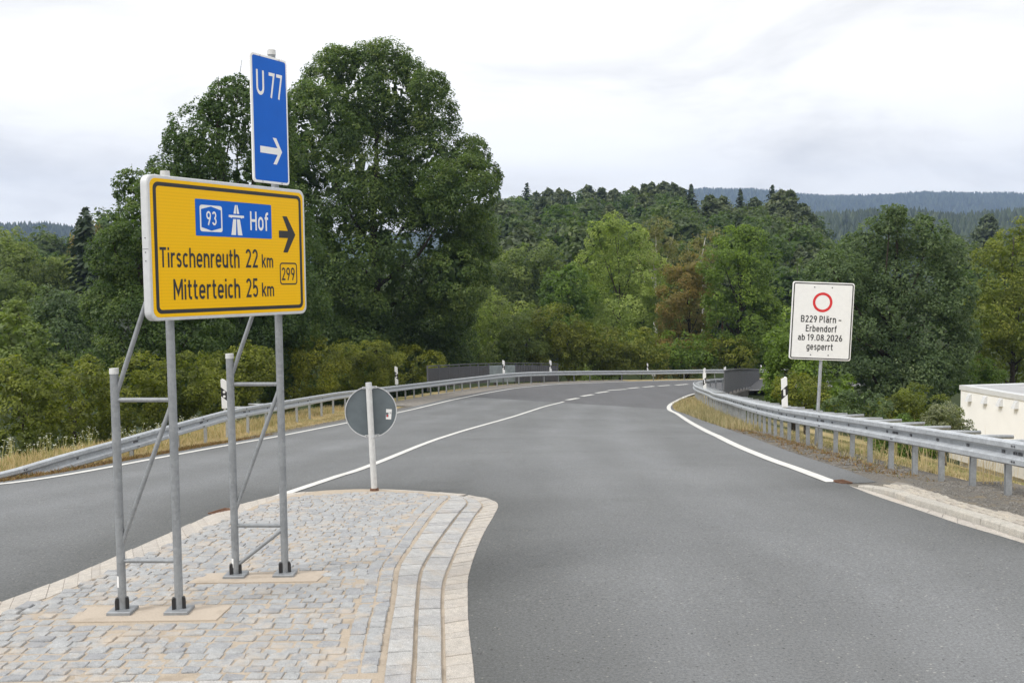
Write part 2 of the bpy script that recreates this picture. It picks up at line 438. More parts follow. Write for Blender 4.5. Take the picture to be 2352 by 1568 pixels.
def groundm():
    m, t, b = mat('ground_cover'); p = gpos(t)
    a = t.nodes.new('ShaderNodeAttribute'); a.attribute_name = 'forest'
    n1 = noise(t, p, .55, 5, .65); n2 = noise(t, p, 16, 5, .7); n3 = noise(t, p, .02, 5, .6)
    c = ramp(t, n2, [(.25, (.28, .21, .11)), (.5, (.42, .33, .17)), (.75, (.54, .44, .25))])
    g = ramp(t, n2, [(.3, (.085, .11, .028)), (.7, (.15, .18, .05))])
    c = mixc(t, ramp(t, n1, [(.5, (0, 0, 0)), (.66, (.9, .9, .9))]), c, g)
    f = ramp(t, n2, [(.3, (.022, .032, .012)), (.7, (.045, .06, .02))])
    f = mixc(t, 1.0, f, ramp(t, n3, [(.3, (.8, .85, .8)), (.7, (1.2, 1.15, 1.1))]), 'MULTIPLY')
    c = mixc(t, a.outputs['Fac'], c, f)
    setc(t, b, c); b.inputs['Roughness'].default_value = .95; b.inputs['Specular IOR Level'].default_value = .15
    bump(t, b, n2, .5, .03); return m
M_GROUND = groundm()
def gravelm(name='gravel_soil', s=1.0):
    m, t, b = mat(name); p = gpos(t)
    n = noise(t, p, 55, 4, .75); n2 = noise(t, p, 2.5, 4, .6)
    c = ramp(t, n, [(.3, (.045*s, .038*s, .03*s)), (.5, (.12*s, .11*s, .095*s)), (.72, (.25*s, .235*s, .21*s))])
    c = mixc(t, ramp(t, n2, [(.48, (0, 0, 0)), (.68, (.6, .6, .6))]), c, (.20*s, .155*s, .09*s))
    setc(t, b, c); b.inputs['Roughness'].default_value = .95; bump(t, b, n, .8, .012); return m
M_GRAVEL = gravelm(s=1.15)
M_PEBBLE = simple('pebble_grey', (.18, .17, .155), .9, 0, .6, 40, .2)

# ------------------------------------------------------------------ alignment of the road and its rails
LRAIL = smooth_poly([(-9.1, 13.0), (-8.5, 16.3), (-8.2, 18.3), (-8.0, 20.5), (-7.85, 24), (-7.85, 28), (-7.7, 34), (-7.4, 42),
                     (-6.3, 50.5), (-4.4, 58), (-2.6, 63.5), (-.4, 68), (2.6, 71.4), (6.2, 73.4), (10.6, 75.2), (15, 76.9), (20, 78.5), (27, 80.3)], .25)
RRAIL = smooth_poly([(6.05, 4.0), (6.08, 8), (6.12, 12), (6.17, 15), (6.22, 18), (6.4, 22.7), (7.3, 30.7), (8.6, 40), (9.5, 48), (10.1, 54.6),
                     (11.1, 60), (12.5, 63.4), (14, 65.6), (15.6, 67.4)], .25)
LTOP_PX = [(-60, 1102), (0, 1086), (53.9, 1067), (164, 1035.5), (255.5, 1012), (407.8, 969.9), (525, 939.4), (648, 920), (771.8, 900.4), (874.9, 888.8),
           (1014, 873.3), (1150.8, 857.8), (1210, 854), (1282.2, 852.2), (1368.9, 851.2), (1494.7, 850.5), (1613, 848.4), (1746, 847.7), (1900, 847)]
RTOP_PX = [(1613, 896.4), (1666, 908), (1736, 924.6), (1808.2, 937.9), (1961, 957.9), (2151.5, 984.3), (2348, 1013.5), (2600, 1052), (3000, 1112)]
def proj(p):
    d = Vector(p) - Vector((0, 0, CAM_H)); z = d.dot(fwd)
    return 1176 + FOC * d.dot(cright) / z, 784 - FOC * d.dot(cup) / z
def z_through(x, y, line):
    z = float(zroad(x, y)) + .75
    for _ in range(6):
        px, _py = proj((x, y, z))
        py = np.interp(px, [a for a, b in line], [b for a, b in line])
        d = ray(px, py); z = CAM_H + d.z * y / d.y
    return z
def sm(a, k):
    k = min(k, len(a)//2*2-1); kern = np.ones(k)/k
    return np.convolve(np.pad(a, k//2, mode='edge'), kern, 'valid')
ltop = np.array([z_through(x, y, LTOP_PX) for x, y in LRAIL])
rtop = np.array([z_through(x, y, RTOP_PX) if y < 46 else np.nan for x, y in RRAIL])
zr_ = zroad(RRAIL[:, 0], RRAIL[:, 1]) + .75
iy = int(np.argmax(np.isnan(rtop))); off = (rtop - zr_)[iy-1]
rtop = np.where(np.isnan(rtop), zr_ + off * np.clip(1 - (np.arange(len(zr_)) - iy) / 60., 0, 1) + .04, rtop)
for _i in range(len(rtop)):
    if RRAIL[_i, 1] < 11: rtop[_i] = zr_[_i] + (rtop - zr_)[np.argmin(abs(RRAIL[:, 1] - 11.2))]
ltop, rtop = sm(ltop, 9), sm(rtop, 9)

ln, rn = normals2(LRAIL), normals2(RRAIL)     # to the right of travel (away from the camera)
# corridor in which the ground follows the road
lo_w = np.interp(LRAIL[:, 1], [13, 30, 45, 60], [2.3, 2.0, 1.5, 1.5])[:, None]
COR_L = LRAIL - ln * lo_w
COR_R = RRAIL + rn * .55
COR = np.concatenate([[(-60, -30)], [(-60, 14.5)], [(-16, 15.5)], COR_L[8::6], COR_R[::-6], [(6.6, 3)], [(7.2, -30)]])
def dist_poly(x, y, P):
    x = np.asarray(x, float).ravel(); y = np.asarray(y, float).ravel()
    best = np.full(len(x), 1e18); inside = np.zeros(len(x), bool)
    for i in range(len(P)):
        ax, ay = P[i]; bx, by = P[(i+1) % len(P)]
        dx, dy = bx-ax, by-ay; L = dx*dx+dy*dy + 1e-12
        t = np.clip(((x-ax)*dx+(y-ay)*dy)/L, 0, 1)
        best = np.minimum(best, (x-ax-t*dx)**2+(y-ay-t*dy)**2)
        c = ((ay > y) != (by > y)) & (x < (bx-ax)*(y-ay)/((by-ay) if by != ay else 1e-12)+ax)
        inside ^= c
    d = np.sqrt(best); d[inside] *= -1
    return d
def sstep(a, b, x):
    t = np.clip((x-a)/(b-a), 0, 1); return t*t*(3-2*t)
YK = [60, 100, 290, 480, 900, 1150, 1500, 1900, 3000, 4200]
def zfar(x, y):
    x = np.asarray(x, float); y = np.asarray(y, float)
    one = np.ones_like(x)
    def wob(s, a): return a*np.sin(x/s+1.3)+a*.6*np.sin(x/(s*.41)+.4)
    K = [np.interp(x, [-30, 0, 30], [-7.5, -9, -9]), np.interp(x, [-120, -40, 30, 120], [-7, -9.5, -9.5, -9]),
         np.interp(x, [-300, -160, -100, -50, -10, 25, 60, 84, 100, 140, 300], [6, 2, -1, 8, 9.5, 11.5, 10.5, 6, -2, -9, -12]),
         np.interp(x, [-300, 0, 300], [-6, -12, -16]),
         np.interp(x, [-900, -300, 150, 235, 268, 310, 340, 372, 400, 420, 470, 700], [10, 0, 0, 30, 42, 44, 45.5, 40, 42, 42, 45, 46]) + wob(40, .8),
         np.interp(x, [-900, 0, 300, 700], [20, 0, 20, 20]),
         np.interp(x, [-1200, -820, -760, -690, -640, -560, -300, 300], [90, 78, 76, 80, 72, 60, 0, 0]) + wob(60, 1.5),
         0*one+10, np.interp(x, [-1500, 200, 560, 700, 810, 950, 1130, 1250, 1420, 1545, 2500], [60, 190, 249, 246, 236, 224, 226, 231, 228, 224, 215]) + wob(90, 2.0),
         np.interp(x, [-1500, 200, 2500], [40, 150, 150])]
    out = np.array(K[0])
    for i in range(len(YK)-1):
        t = sstep(YK[i], YK[i+1], y)
        out = np.where(y > YK[i], K[i]*(1-t)+K[i+1]*t, out)
    return out
def zterr(x, y):
    x = np.asarray(x, float); sh = x.shape; x = x.ravel(); y = np.asarray(y, float).ravel()
    near = (abs(x) < 120) & (y < 140)
    d = np.full(len(x), 60.0); d[near] = np.minimum(60, dist_poly(x[near], y[near], COR))
    right = x > np.interp(y, [0, 20, 45, 60, 75], [0, 0, 3, 9, 18])
    sl = np.where(right, .235, .42); mx = np.where(right, 3.4, 5.5)
    drop = np.minimum(mx, sl*np.maximum(0, d-.1))
    zc = zroad(x, y) - .055 - drop
    t = sstep(7, 34, d)
    z = zc*(1-t) + np.where(y > 40, zfar(x, y), np.minimum(zfar(x, y), zc+1.0))*t
    return z.reshape(sh)

# ------------------------------------------------------------------ ground sheet
def axis(segs):
    v = []
    for a, b, s in segs: v += list(np.arange(a, b, s))
    return np.array(v)
gx = np.concatenate([-np.geomspace(2600, 62, 60), axis([(-60, -24, 2), (-24, 32, .5), (32, 70, 2)]), np.geomspace(70, 2800, 66)])
gy = np.concatenate([axis([(-30, 4, 3), (4, 92, .5), (92, 130, 2)]), np.geomspace(130, 4200, 90)])
X, Y = np.meshgrid(gx, gy); Z = zterr(X, Y)
nv = np.stack([X.ravel(), Y.ravel(), Z.ravel()], 1); W_ = len(gx); H_ = len(gy)
ii, jj = np.meshgrid(np.arange(W_-1), np.arange(H_-1)); a_ = (jj*W_+ii).ravel()
quads = np.stack([a_, a_+1, a_+1+W_, a_+W_], 1).astype(np.int32)
gm = bpy.data.meshes.new('ground'); gm.vertices.add(len(nv)); gm.vertices.foreach_set('co', nv.astype(np.float32).ravel())
gm.loops.add(quads.size); gm.loops.foreach_set('vertex_index', quads.ravel())
gm.polygons.add(len(quads)); gm.polygons.foreach_set('loop_start', np.arange(0, quads.size, 4, dtype=np.int32))
gm.polygons.foreach_set('loop_total', np.full(len(quads), 4, np.int32))
gm.polygons.foreach_set('use_smooth', [True]*len(quads))
fa = gm.attributes.new('forest', 'FLOAT', 'POINT')
dd = np.full(X.size, 60.); nr = (abs(X.ravel()) < 120) & (Y.ravel() < 140); dd[nr] = dist_poly(X.ravel()[nr], Y.ravel()[nr], COR)
fr = np.where(X.ravel() < 3, sstep(.3, 1.6, dd), sstep(24, 30, dd) + sstep(30, 40, Y.ravel())*sstep(.1, 1.0, dd)*(1-sstep(11, 13.5, X.ravel())*(1-sstep(46, 52, Y.ravel()))))
fa.data.foreach_set('value', np.clip(fr, 0, 1).astype(np.float32))
gm.update(calc_edges=True); gm.materials.append(M_GROUND)
tag(link('ground', gm), 'grassy ground falling away beside the road into the wooded valley', kind='structure')

# ------------------------------------------------------------------ flat sheets draped on the road surface
def drape(name, poly, m, lift, step, parent=None, label=None, zf=zroad):
    """polygon with inner grid points, triangulated"""
    poly = [tuple(map(float, p[:2])) for p in poly]; P = np.array(poly)
    n = len(poly); pts = [Vector(p) for p in poly]
    x0, y0 = P.min(0); x1, y1 = P.max(0)
    gx = np.arange(x0+step/2, x1, step); gy = np.arange(y0+step/2, y1, step)
    X, Y = np.meshgrid(gx, gy); d = dist_poly(X.ravel(), Y.ravel(), P)
    k = d < -step*.3
    pts += [Vector((a, b)) for a, b in zip(X.ravel()[k], Y.ravel()[k])]
    v, ed, f, _, _, _ = delaunay_2d_cdt(pts, [], [list(range(n))], 1, 1e-5)
    vv = np.array([[p.x, p.y] for p in v]); zz = zf(vv[:, 0], vv[:, 1]) + lift
    F = []
    for t in f:
        a, b, c = (vv[i] for i in t[:3])
        F.append(tuple(t) if (b[0]-a[0])*(c[1]-a[1])-(b[1]-a[1])*(c[0]-a[0]) > 0 else tuple(t)[::-1])
    o = mk(name, [(a, b, c) for (a, b), c in zip(vv, zz)], F, m, parent, True)
    if label: tag(o, label)
    return o
L_LINE = smooth_poly([(-9.5, 14.3)] + [tuple(on_road(*p)[:2]) for p in [(54, 1105.6), (389, 1047), (523, 1022.6), (771.8, 976), (913.6, 947.6), (1042.5, 917.6),
                      (1158.5, 895.2), (1220, 887.5)]] + [(3.0, 69.3), (6.3, 71.4), (10.3, 73.6), (14.2, 75.6), (19, 77.3), (26, 79)], .4)
R_LINE = smooth_poly([tuple(on_road(*p)[:2]) for p in [(1912, 1107.4), (1831, 1077), (1750.3, 1047.6), (1665.8, 1010.7), (1595.5, 975.5), (1556.8, 950.9),
                      (1536.4, 938.6), (1546.3, 924.6), (1590.2, 905.2)]] + [(12.6, 62.2), (16, 65.2), (20, 67.6), (26.5, 70.6)], .4)
lN, rN = normals2(L_LINE), normals2(R_LINE)
L_EDGE = L_LINE - lN * np.interp(L_LINE[:, 1], [14, 30, 60, 75], [.35, .45, .6, .5])[:, None]
rw = np.interp(R_LINE[:, 1], [14, 16, 24, 32, 42, 50, 60], [.62, .75, .8, .7, .35, .15, .2])[:, None]
R_EDGE = R_LINE + rN * rw
KB = [on_road(*z7(*p), 0.0) for p in [(120, 842), (400, 895), (640, 975), (1040, 1085), (1380, 1190), (1803, 1340)]]      # foot of the kerb
KBdir = (KB[-1] - KB[1]).normalized()
kend = KB[-1] + KBdir * 9
road_poly = [(-45, -8), (-45, 14.6), (-14, 14.55)] + [tuple(p) for p in L_EDGE] + [tuple(p) for p in R_EDGE[::-1]] + \
            [(KB[0].x+.02, KB[0].y+.3)] + [(p.x+.02, p.y) for p in KB] + [(kend.x, kend.y), (kend.x, -8)]
RO = drape('road', road_poly, M_ASPH, 0.0, .4); tag(RO, 'grey asphalt road curving away and down to the bend', kind='structure')
# newer surface beyond the joint
pj = [on_road(*p) for p in [(1100, 912), (1241, 921), (1400, 931), (1520, 938.5)]]
ymax = 200
li = [tuple(p) for p in L_EDGE if p[1] > on_road(1075, 911.5).y]
ri = [tuple(p) for p in R_EDGE if p[1] > on_road(1536, 939.5).y]
new_poly = [tuple(p[:2]) for p in pj] + ri + li[::-1]
tag(drape('resurfaced_road', new_poly, M_ASPH2, 0.004, .4), 'darker resurfaced stretch of the road on the bridge bend', kind='structure')

def strip(name, P, width, m, lift=.009, parent=None, zf=zroad):
    P = np.asarray(P)[:, :2]; n = normals2(P)
    A = P - n*width/2; B = P + n*width/2
    V = [(x, y, float(zf(x, y))+lift) for x, y in A] + [(x, y, float(zf(x, y))+lift) for x, y in B]
    k = len(P)
    F = [(i, k+i, k+i+1, i+1) for i in range(k-1)]
    return mk(name, V, F, m, parent)
marks = []
def line_obj(P, w, label):
    o = strip('road_marking', P, w, M_PAINT); tag(o, label, kind='structure'); return o
line_obj(L_LINE, .16, 'white edge line along the outer side of the bend')
line_obj(R_LINE, .19, 'white edge line along the inner side of the bend')
CL_PX = [(630, 1143), (771.8, 1095), (864.6, 1063.6), (1055.4, 991.9), (1184.3, 955), (1241, 936.5), (1295, 922.3)]
CL = smooth_poly([on_road(*p)[:2] for p in CL_PX], .4)
line_obj(CL, .15, 'solid white centre line starting at the traffic island')
for a, b in [((1302.4, 918.5), (1327.5, 914.2)), ((1336.5, 909.9), (1361.7, 905.9)), ((1369.6, 902.6), (1396.9, 898.7)), ((1396.9, 896.4), (1439, 893.7)),
             ((1442.5, 892.2), (1466.6, 889.8)), ((1476.7, 889), (1501.9, 886.8)), ((1511.9, 886.4), (1538.5, 884.7)), ((1552.2, 884.3), (1579.1, 882.1))]:
    A, B = on_road(*a), on_road(*b)
    line_obj(np.array([[A.x+(B.x-A.x)*t, A.y+(B.y-A.y)*t] for t in np.linspace(0, 1, 8)]), .30, 'white centre line dash on the resurfaced bend')

# gravelly strips along the verges
def between(A, B, lift, name, m, label):
    A = resample(A, n=160); B = resample(B, n=160); c = 7
    V = []
    for i in range(160):
        for k in range(c):
            p = A[i]*(1-k/(c-1)) + B[i]*k/(c-1); V.append((p[0], p[1], float(zroad(p[0], p[1])) + lift))
    F = [(i*c+k, i*c+k+1, (i+1)*c+k+1, (i+1)*c+k) for i in range(159) for k in range(c-1)]
    a, b, d = (np.array(V[j][:2]) for j in (0, 1, c))
    if (b-a)[0]*(d-a)[1]-(b-a)[1]*(d-a)[0] < 0: F = [f[::-1] for f in F]
    o = mk(name, V, F, m, None, True); tag(o, label, kind='structure'); return o
rs = R_EDGE[R_EDGE[:, 1] < 44]
between(rs - normals2(rs)*.06, RRAIL[(RRAIL[:, 1] > 12.6) & (RRAIL[:, 1] < 46)] + np.array([.45, 0]), -.03, 'gravel_verge', M_GRAVEL, 'dark gravel verge under the inner guardrail')
ra = RRAIL[(RRAIL[:, 1] > 10.8) & (RRAIL[:, 1] < 15.2)]
between(np.array([[KB[0].x-.02, KB[0].y+.05], [KB[0].x, KB[0].y+.35], [R_EDGE[0][0]-.05, R_EDGE[0][1]], list(R_EDGE[3])]), ra + np.array([.45, 0]), -.007, 'gravel_verge', M_GRAVEL, 'dark gravel patch where the kerb ends')
ls = L_EDGE[(L_EDGE[:, 1] > 15) & (L_EDGE[:, 1] < 55)]
between(ls + normals2(ls)*.06, ls - normals2(ls)*.5, -.03, 'gravel_edge', M_GRAVEL, 'thin gravel edge beside the outer road line')
lb = L_EDGE[(L_EDGE[:, 1] > 47) & (L_EDGE[:, 1] < 80) & (L_EDGE[:, 0] < 9)]
between(lb + normals2(lb)*.05, lb - normals2(lb)*2.0, -.02, 'bridge_kerb', M_CONC, 'brownish kerb strip under the guardrail on the bridge')

# ------------------------------------------------------------------ traffic island
isl = empty('traffic_island', (-1.6, 8.5, 0), 'traffic island paved with grey granite setts between pale kerb slabs', kind='structure')
def P3(l, z=0.0): return np.array([list(on_road(*z3(*p), z))[:2] for p in l])
C0 = P3([(2200, 1300), (2165, 1100), (2150, 1000), (2140, 900), (2122, 750), (2118, 620), (2120, 530), (2145, 440), (2190, 330), (2235, 250), (2255, 207), (2242, 188), (2200, 172), (2120, 158)])
C1 = P3([(2050, 1300), (2022, 1100), (2008, 1000), (2005, 900), (2003, 750), (2000, 620), (2010, 540), (2040, 460), (2095, 340), (2150, 250), (2182, 208), (2172, 190), (2145, 176), (2090, 163)], .02)
C2 = P3([(1880, 1300), (1868, 1100), (1868, 990), (1875, 900), (1880, 750), (1888, 620), (1905, 500), (1960, 400), (2030, 300), (2085, 230), (2112, 200), (2112, 186), (2098, 172), (2066, 161)], .06)
C3 = P3([(1710, 1300), (1715, 1100), (1722, 985), (1738, 870), (1755, 750), (1780, 620), (1800, 480), (1850, 400), (1910, 310), (1970, 230), (2010, 187), (2030, 172), (2036, 165), (2030, 158)], .10)
D0 = P3([(-1000, 1090), (-500, 848), (-250, 742), (0, 645), (270, 545), (530, 435), (780, 325), (990, 235), (1130, 190), (1240, 165), (1330, 150), (1500, 138), (1690, 133), (1900, 140), (2040, 152), (2110, 157)])
D1 = P3([(-1000, 1150), (-500, 898), (-250, 788), (0, 688), (285, 582), (560, 470), (810, 357), (1015, 266), (1155, 214), (1262, 186), (1345, 168), (1505, 152), (1690, 146), (1890, 152), (2005, 161), (2030, 165)], .08)
sm2 = lambda P: smooth_poly(P, .04)
C0, C1, C2, C3, D0, D1 = (sm2(p) for p in (C0, C1, C2, C3, D0, D1))
TOPZ = .095
def slab(name, q, h, m, parent, gap=.006, bev=.008, depth=.09):
    """one paving piece from its four top corners (z included)"""
    q = [Vector(p) for p in q]; c = sum(q, Vector())/4
    top = []; rim = []; bot = []
    for i, p in enumerate(q):
        d = (c - p); d.z = 0; dn = d.normalized()
        r = p + dn*gap; rim.append(Vector((r.x, r.y, p.z + h - bev))); t = p + dn*(gap+bev); top.append(Vector((t.x, t.y, p.z + h)))
        bot.append(Vector((r.x, r.y, p.z - depth)))
    V = bot + rim + top
    F = [(8, 9, 10, 11)]
    for i in range(4):
        j = (i+1) % 4; F += [(i, j, 4+j, 4+i), (4+i, 4+j, 8+j, 8+i)]
    nrm = (top[1]-top[0]).cross(top[2]-top[0])
    if nrm.z < 0: F = [f[::-1] for f in F]
    return mk(name, V, F, m, parent)
def slab_row(A, B, za, zb, plen, m, name, gapA=0.0, gapB=0.0):
    L = np.linalg.norm(np.diff(A, axis=0), axis=1).sum(); n = int(L/plen)
    A = resample(A, n=n*3+1); B = resample(B, n=n*3+1)
    cuts = [0]
    for i in range(n-1): cuts.append(3*(i+1) + random.choice((0, 0, 0, 1, -1)))
    cuts.append(3*n)
    for i in range(n):
        a0, a1, b0, b1 = A[cuts[i]], A[cuts[i+1]], B[cuts[i]], B[cuts[i+1]]
        sh = lambda p, q, g: p + (q-p)/np.linalg.norm(q-p)*g
        dz = random.uniform(-.004, .004)
        q = [(*sh(a0, b0, gapA), za+dz), (*sh(a1, b1, gapA), za+dz), (*sh(b1, a1, gapB), zb+dz), (*sh(b0, a0, gapB), zb+dz)]
        q = [(x, y, z+float(zroad(x, y))) for x, y, z in q]
        slab(name, q, 0, m, isl, .004, .005)
slab_row(C0, C1, .006, .012, .165, M_GUTTER, 'gutter_slab', 0, .012)
slab_row(C1, C2, .030, .062, .22, M_SLAB, 'kerb_slab', .012, .016)
slab_row(C2, C3, .070, .092, .22, M_SLAB, 'kerb_slab', .012, .02)
slab_row(D0, D1, .012, .060, .20, M_GUTTER, 'gutter_slab', 0, .01)
# sand bed (domed a little like the pieces)
inner = [tuple(p) for p in D1] + [tuple(p) for p in C3[::-1]]
bedpoly = [tuple(p) for p in D0[::3]] + [tuple(p) for p in C0[::-3]]
bed_in = np.array(inner)
C0p = np.array(bedpoly); BEDGE = np.concatenate([resample(D0, .05), resample(C0, .05)])
def zbed(x, y):
    x = np.asarray(x, float); y = np.asarray(y, float); d = np.full(x.shape, 9.)
    for p in BEDGE: d = np.minimum(d, np.hypot(x-p[0], y-p[1]))
    return zroad(x, y)+np.interp(d, [-.1, 0, .2, .42, .62], [-.02, -.012, .008, .056, .089])
drape('sand_joint', bedpoly, M_SAND, 0.0, .12, isl, zf=zbed)
# concrete pads under the sign stands
pads = []
for pl in ([(300, 732), (380, 664), (1052, 654), (978, 722)], [(842, 556), (930, 511), (1488, 499), (1432, 547)]):
    q = [on_road(*z3(*p), TOPZ) for p in pl]; pads.append(np.array([list(p)[:2] for p in q]))
    slab('concrete_pad', q, .003, M_PAD, isl, 0, .004)
# bottom row of edging slabs
yb = on_z(588, 1561, TOPZ).y
# dirt collecting on the asphalt beside the island and the kerbs
rv = np.array([v.co[:2] for v in RO.data.vertices]); rd = np.full(len(rv), 9.)
for p in np.concatenate([resample(C0, .1), resample(D0, .1), resample(np.array([list(p)[:2] for p in KB]), .15)]): rd = np.minimum(rd, np.hypot(rv[:, 0]-p[0], rv[:, 1]-p[1]))
rd = np.minimum(rd, 1.2*np.minimum(9, dist_poly(rv[:, 0], rv[:, 1], np.array([tuple(p) for p in L_EDGE[::4]] + [tuple(p) for p in R_EDGE[::-4]]))*-1+.0) if False else rd)
ea = RO.data.attributes.new('edge_dirt', 'FLOAT', 'POINT'); ea.data.foreach_set('value', (np.exp(-rd/.9)*.95).astype(np.float32))
wv = np.zeros(len(rv))
for lane in ([(2.4, 2), (2.0, 10), (1.75, 15), (1.75, 22), (2.3, 30), (3.3, 40), (4.7, 50), (7.2, 57), (11, 62)], [(-14, 7.5), (-9, 10.5), (-5.9, 15), (-5.0, 22), (-4.3, 32), (-2.8, 43), (-.8, 54), (2.8, 63), (7.5, 67.6)]):
    ln_ = smooth_poly(lane, .2); nn_ = normals2(ln_)
    for o_ in (-.85, .85):
        dm = np.full(len(rv), 9.)
        for p in ln_ + nn_*o_: dm = np.minimum(dm, np.hypot(rv[:, 0]-p[0], rv[:, 1]-p[1]))
        wv = np.maximum(wv, np.exp(-(dm/.48)**2))
wa = RO.data.attributes.new('wear', 'FLOAT', 'POINT'); wa.data.foreach_set('value', wv.astype(np.float32))
# setts
def sett_mesh(i):
    r = random.Random(50+i); V = []
    base8 = [(1, -.80), (1, .80), (.80, 1), (-.80, 1), (-1, .80), (-1, -.80), (-.80, -1), (.80, -1)]
    jt = [(r.uniform(-.10, .08), r.uniform(-.12, .08)) for _ in range(8)]
    for z, s in ((-.09, .5), (-.007, .5), (0, .465)):
        for k in range(8):
            x, y = base8[k][0] + jt[k][0], base8[k][1] + jt[k][1]
            V.append((x*s + r.uniform(-.012, .012), y*s + r.uniform(-.012, .012), z + (r.uniform(-.004, .004) if z > -.05 else 0)))
    V.append((r.uniform(-.1, .1), r.uniform(-.1, .1), .003))
    F = [(l*8+k, l*8+(k+1) % 8, (l+1)*8+(k+1) % 8, (l+1)*8+k) for l in (0, 1) for k in range(8)] + [(16+k, 16+(k+1) % 8, 24) for k in range(8)]
    return V, F
SETTS = [sett_mesh(i) for i in range(9)]
SETT_ME = [mesh('sett', v, f, M_SETT) for v, f in SETTS]
rr = random.Random(11); cand = []
y = 4.7
tilt = -.02
row = 0
while y < 13.2:
    h = rr.uniform(.088, .112); x = -5.6 + rr.uniform(0, .1)
    while x < .2:
        wd = rr.uniform(.09, .15)
        cand.append((x + wd/2, y + h/2 + tilt*x + .018*math.sin(x*2.1+row) + rr.uniform(-.006, .006), wd, h)); x += wd + rr.uniform(.004, .015)
    y += h + rr.uniform(.005, .013); row += 1
cx = np.array([c[0] for c in cand]); cy = np.array([c[1] for c in cand])
# two border rows follow the curve of the kerb
keep = dist_poly(cx, cy, bed_in) < -.055
C3i1 = C3 - 0; nC = normals2(C3i1); sgn = -1
brow = []
for kk, o_ in enumerate((.078, .196)):
    Q = resample(C3 + nC*(o_*-1), .113)
    for p, t in zip(Q[:-1], np.diff(Q, axis=0)):
        brow.append((p[0]+t[0]/2, p[1]+t[1]/2, .112, .105, math.atan2(t[1], t[0])))
dC3 = np.full(len(cx), 9.)
for p in C3[::2]: dC3 = np.minimum(dC3, np.hypot(cx-p[0], cy-p[1]))
keep &= (dC3 > .262) & (cy > yb+.06)
for pd in pads: keep &= dist_poly(cx, cy, pd) > .02
pieces = [(c[0], c[1], c[2], c[3], math.atan(tilt)+rr.uniform(-.045, .045)) for c, k in zip(cand, keep) if k]
bx = np.array([b[:2] for b in brow]); bk = (dist_poly(bx[:, 0], bx[:, 1], bed_in) < -.03) & (bx[:, 1] > yb+.05)
for pd in pads: bk &= dist_poly(bx[:, 0], bx[:, 1], pd) > .02
pieces += [b for b, k in zip(brow, bk) if k]
def shows(p):
    u, v = proj((p[0], p[1], TOPZ)); return -20 < u < 2372 and v < 1590
vis = [p for p in pieces if shows(p)]
vis.sort(key=lambda p: p[0]**2+p[1]**2)
SV = []; SF = []
for i, (x, y, wd, h, a) in enumerate(vis):
    dz = rr.uniform(-.006, .005); k = rr.randrange(9)
    tx, ty = rr.uniform(-.03, .03), rr.uniform(-.03, .03)
    if i < 296:
        link('sett', SETT_ME[k], isl, (x, y, TOPZ+dz+float(zroad(x, y))), (tx, ty, a), (wd, h, 1))
    else:
        v, f = SETTS[k]; b = len(SV); zq = float(zroad(x, y)); ca, sa = math.cos(a), math.sin(a)
        for q in v: 
            X_, Y_ = q[0]*wd, q[1]*h
            SV.append((x+X_*ca-Y_*sa, y+X_*sa+Y_*ca, TOPZ+dz+zq+q[2]-tx*q[0]*.02))
        SF += [tuple(j+b for j in g) for g in f]
so = mk('sett_paving', SV, SF, M_SETT, isl); so['kind'] = 'stuff'
# edging slabs across the near end
xx = -4.6
while xx < -1.0:
    wl = rr.uniform(.19, .25); slab('kerb_slab', [(xx, yb-.20, TOPZ-.004), (xx+wl-.02, yb-.20, TOPZ-.004), (xx+wl-.02, yb, TOPZ+.002), (xx, yb, TOPZ+.002)], 0, M_SLAB, isl, .003, .006); xx += wl

# ------------------------------------------------------------------ pavement with kerb on the inner side
pav = empty('pavement', (5.3, 9.5, 0), 'narrow pavement of beige setts behind a pale kerb beside the road', kind='structure')
KT = [on_road(*z7(*p), .08) for p in [(175, 800), (320, 835), (530, 895), (640, 935), (1040, 1050), (1380, 1150), (1565, 1208), (1803, 1285)]]
KT2 = np.array([list(p)[:2] for p in KT]); KT2 = np.concatenate([KT2, [KT2[-1] + (KT2[-1]-KT2[4])*1.6, KT2[-1] + (KT2[-1]-KT2[4])*3.4]])
ktn = normals2(KT2)
if ktn[3][0] < 0: ktn = -ktn
KBK = KT2 + ktn*.16; KFT = KT2 - ktn*.012
def hz(i): return np.interp(i, [0, 1, 2], [.035, .062, .08])
for i in range(len(KT2)-1):
    a, b = KT2[i], KT2[i+1]; ab, bb = KBK[i], KBK[i+1]
    a1, b1 = KFT[i], KFT[i+1]
    z0, z1_ = hz(i), hz(i+1); L = np.linalg.norm(b-a); g = .004/L
    lerp = lambda p, q, t: p+(q-p)*t
    A, B = lerp(a, b, g), lerp(a, b, 1-g); Ab, Bb = lerp(ab, bb, g), lerp(ab, bb, 1-g); A1, B1 = lerp(a1, b1, g), lerp(a1, b1, 1-g)
    A_, B_ = A+ktn[i]*.012, B+ktn[i+1]*.012
    V = [(*A1, -.08), (*B1, -.08), (*A, z0-.012), (*B, z1_-.012), (*A_, z0), (*B_, z1_), (*Ab, z0), (*Bb, z1_), (*Ab, -.08), (*Bb, -.08)]
    F = [(0, 1, 3, 2), (2, 3, 5, 4), (4, 5, 7, 6), (6, 7, 9, 8), (0, 2, 4, 6, 8), (1, 9, 7, 5, 3)]
    V = [(x, y, z+float(zroad(x, y))) for x, y, z in V]
    mk('kerb_stone', V, F, M_KERB, pav)
GF = np.array([list(on_road(*z7(*p), 0))[:2] for p in [(95, 838), (300, 920), (720, 1060), (1190, 1220), (1803, 1400)]])
GF = np.concatenate([GF, [GF[-1]+(GF[-1]-GF[2])*3]])
GA = resample(GF, n=31); GB = resample(KT2 - ktn*.02, n=31)
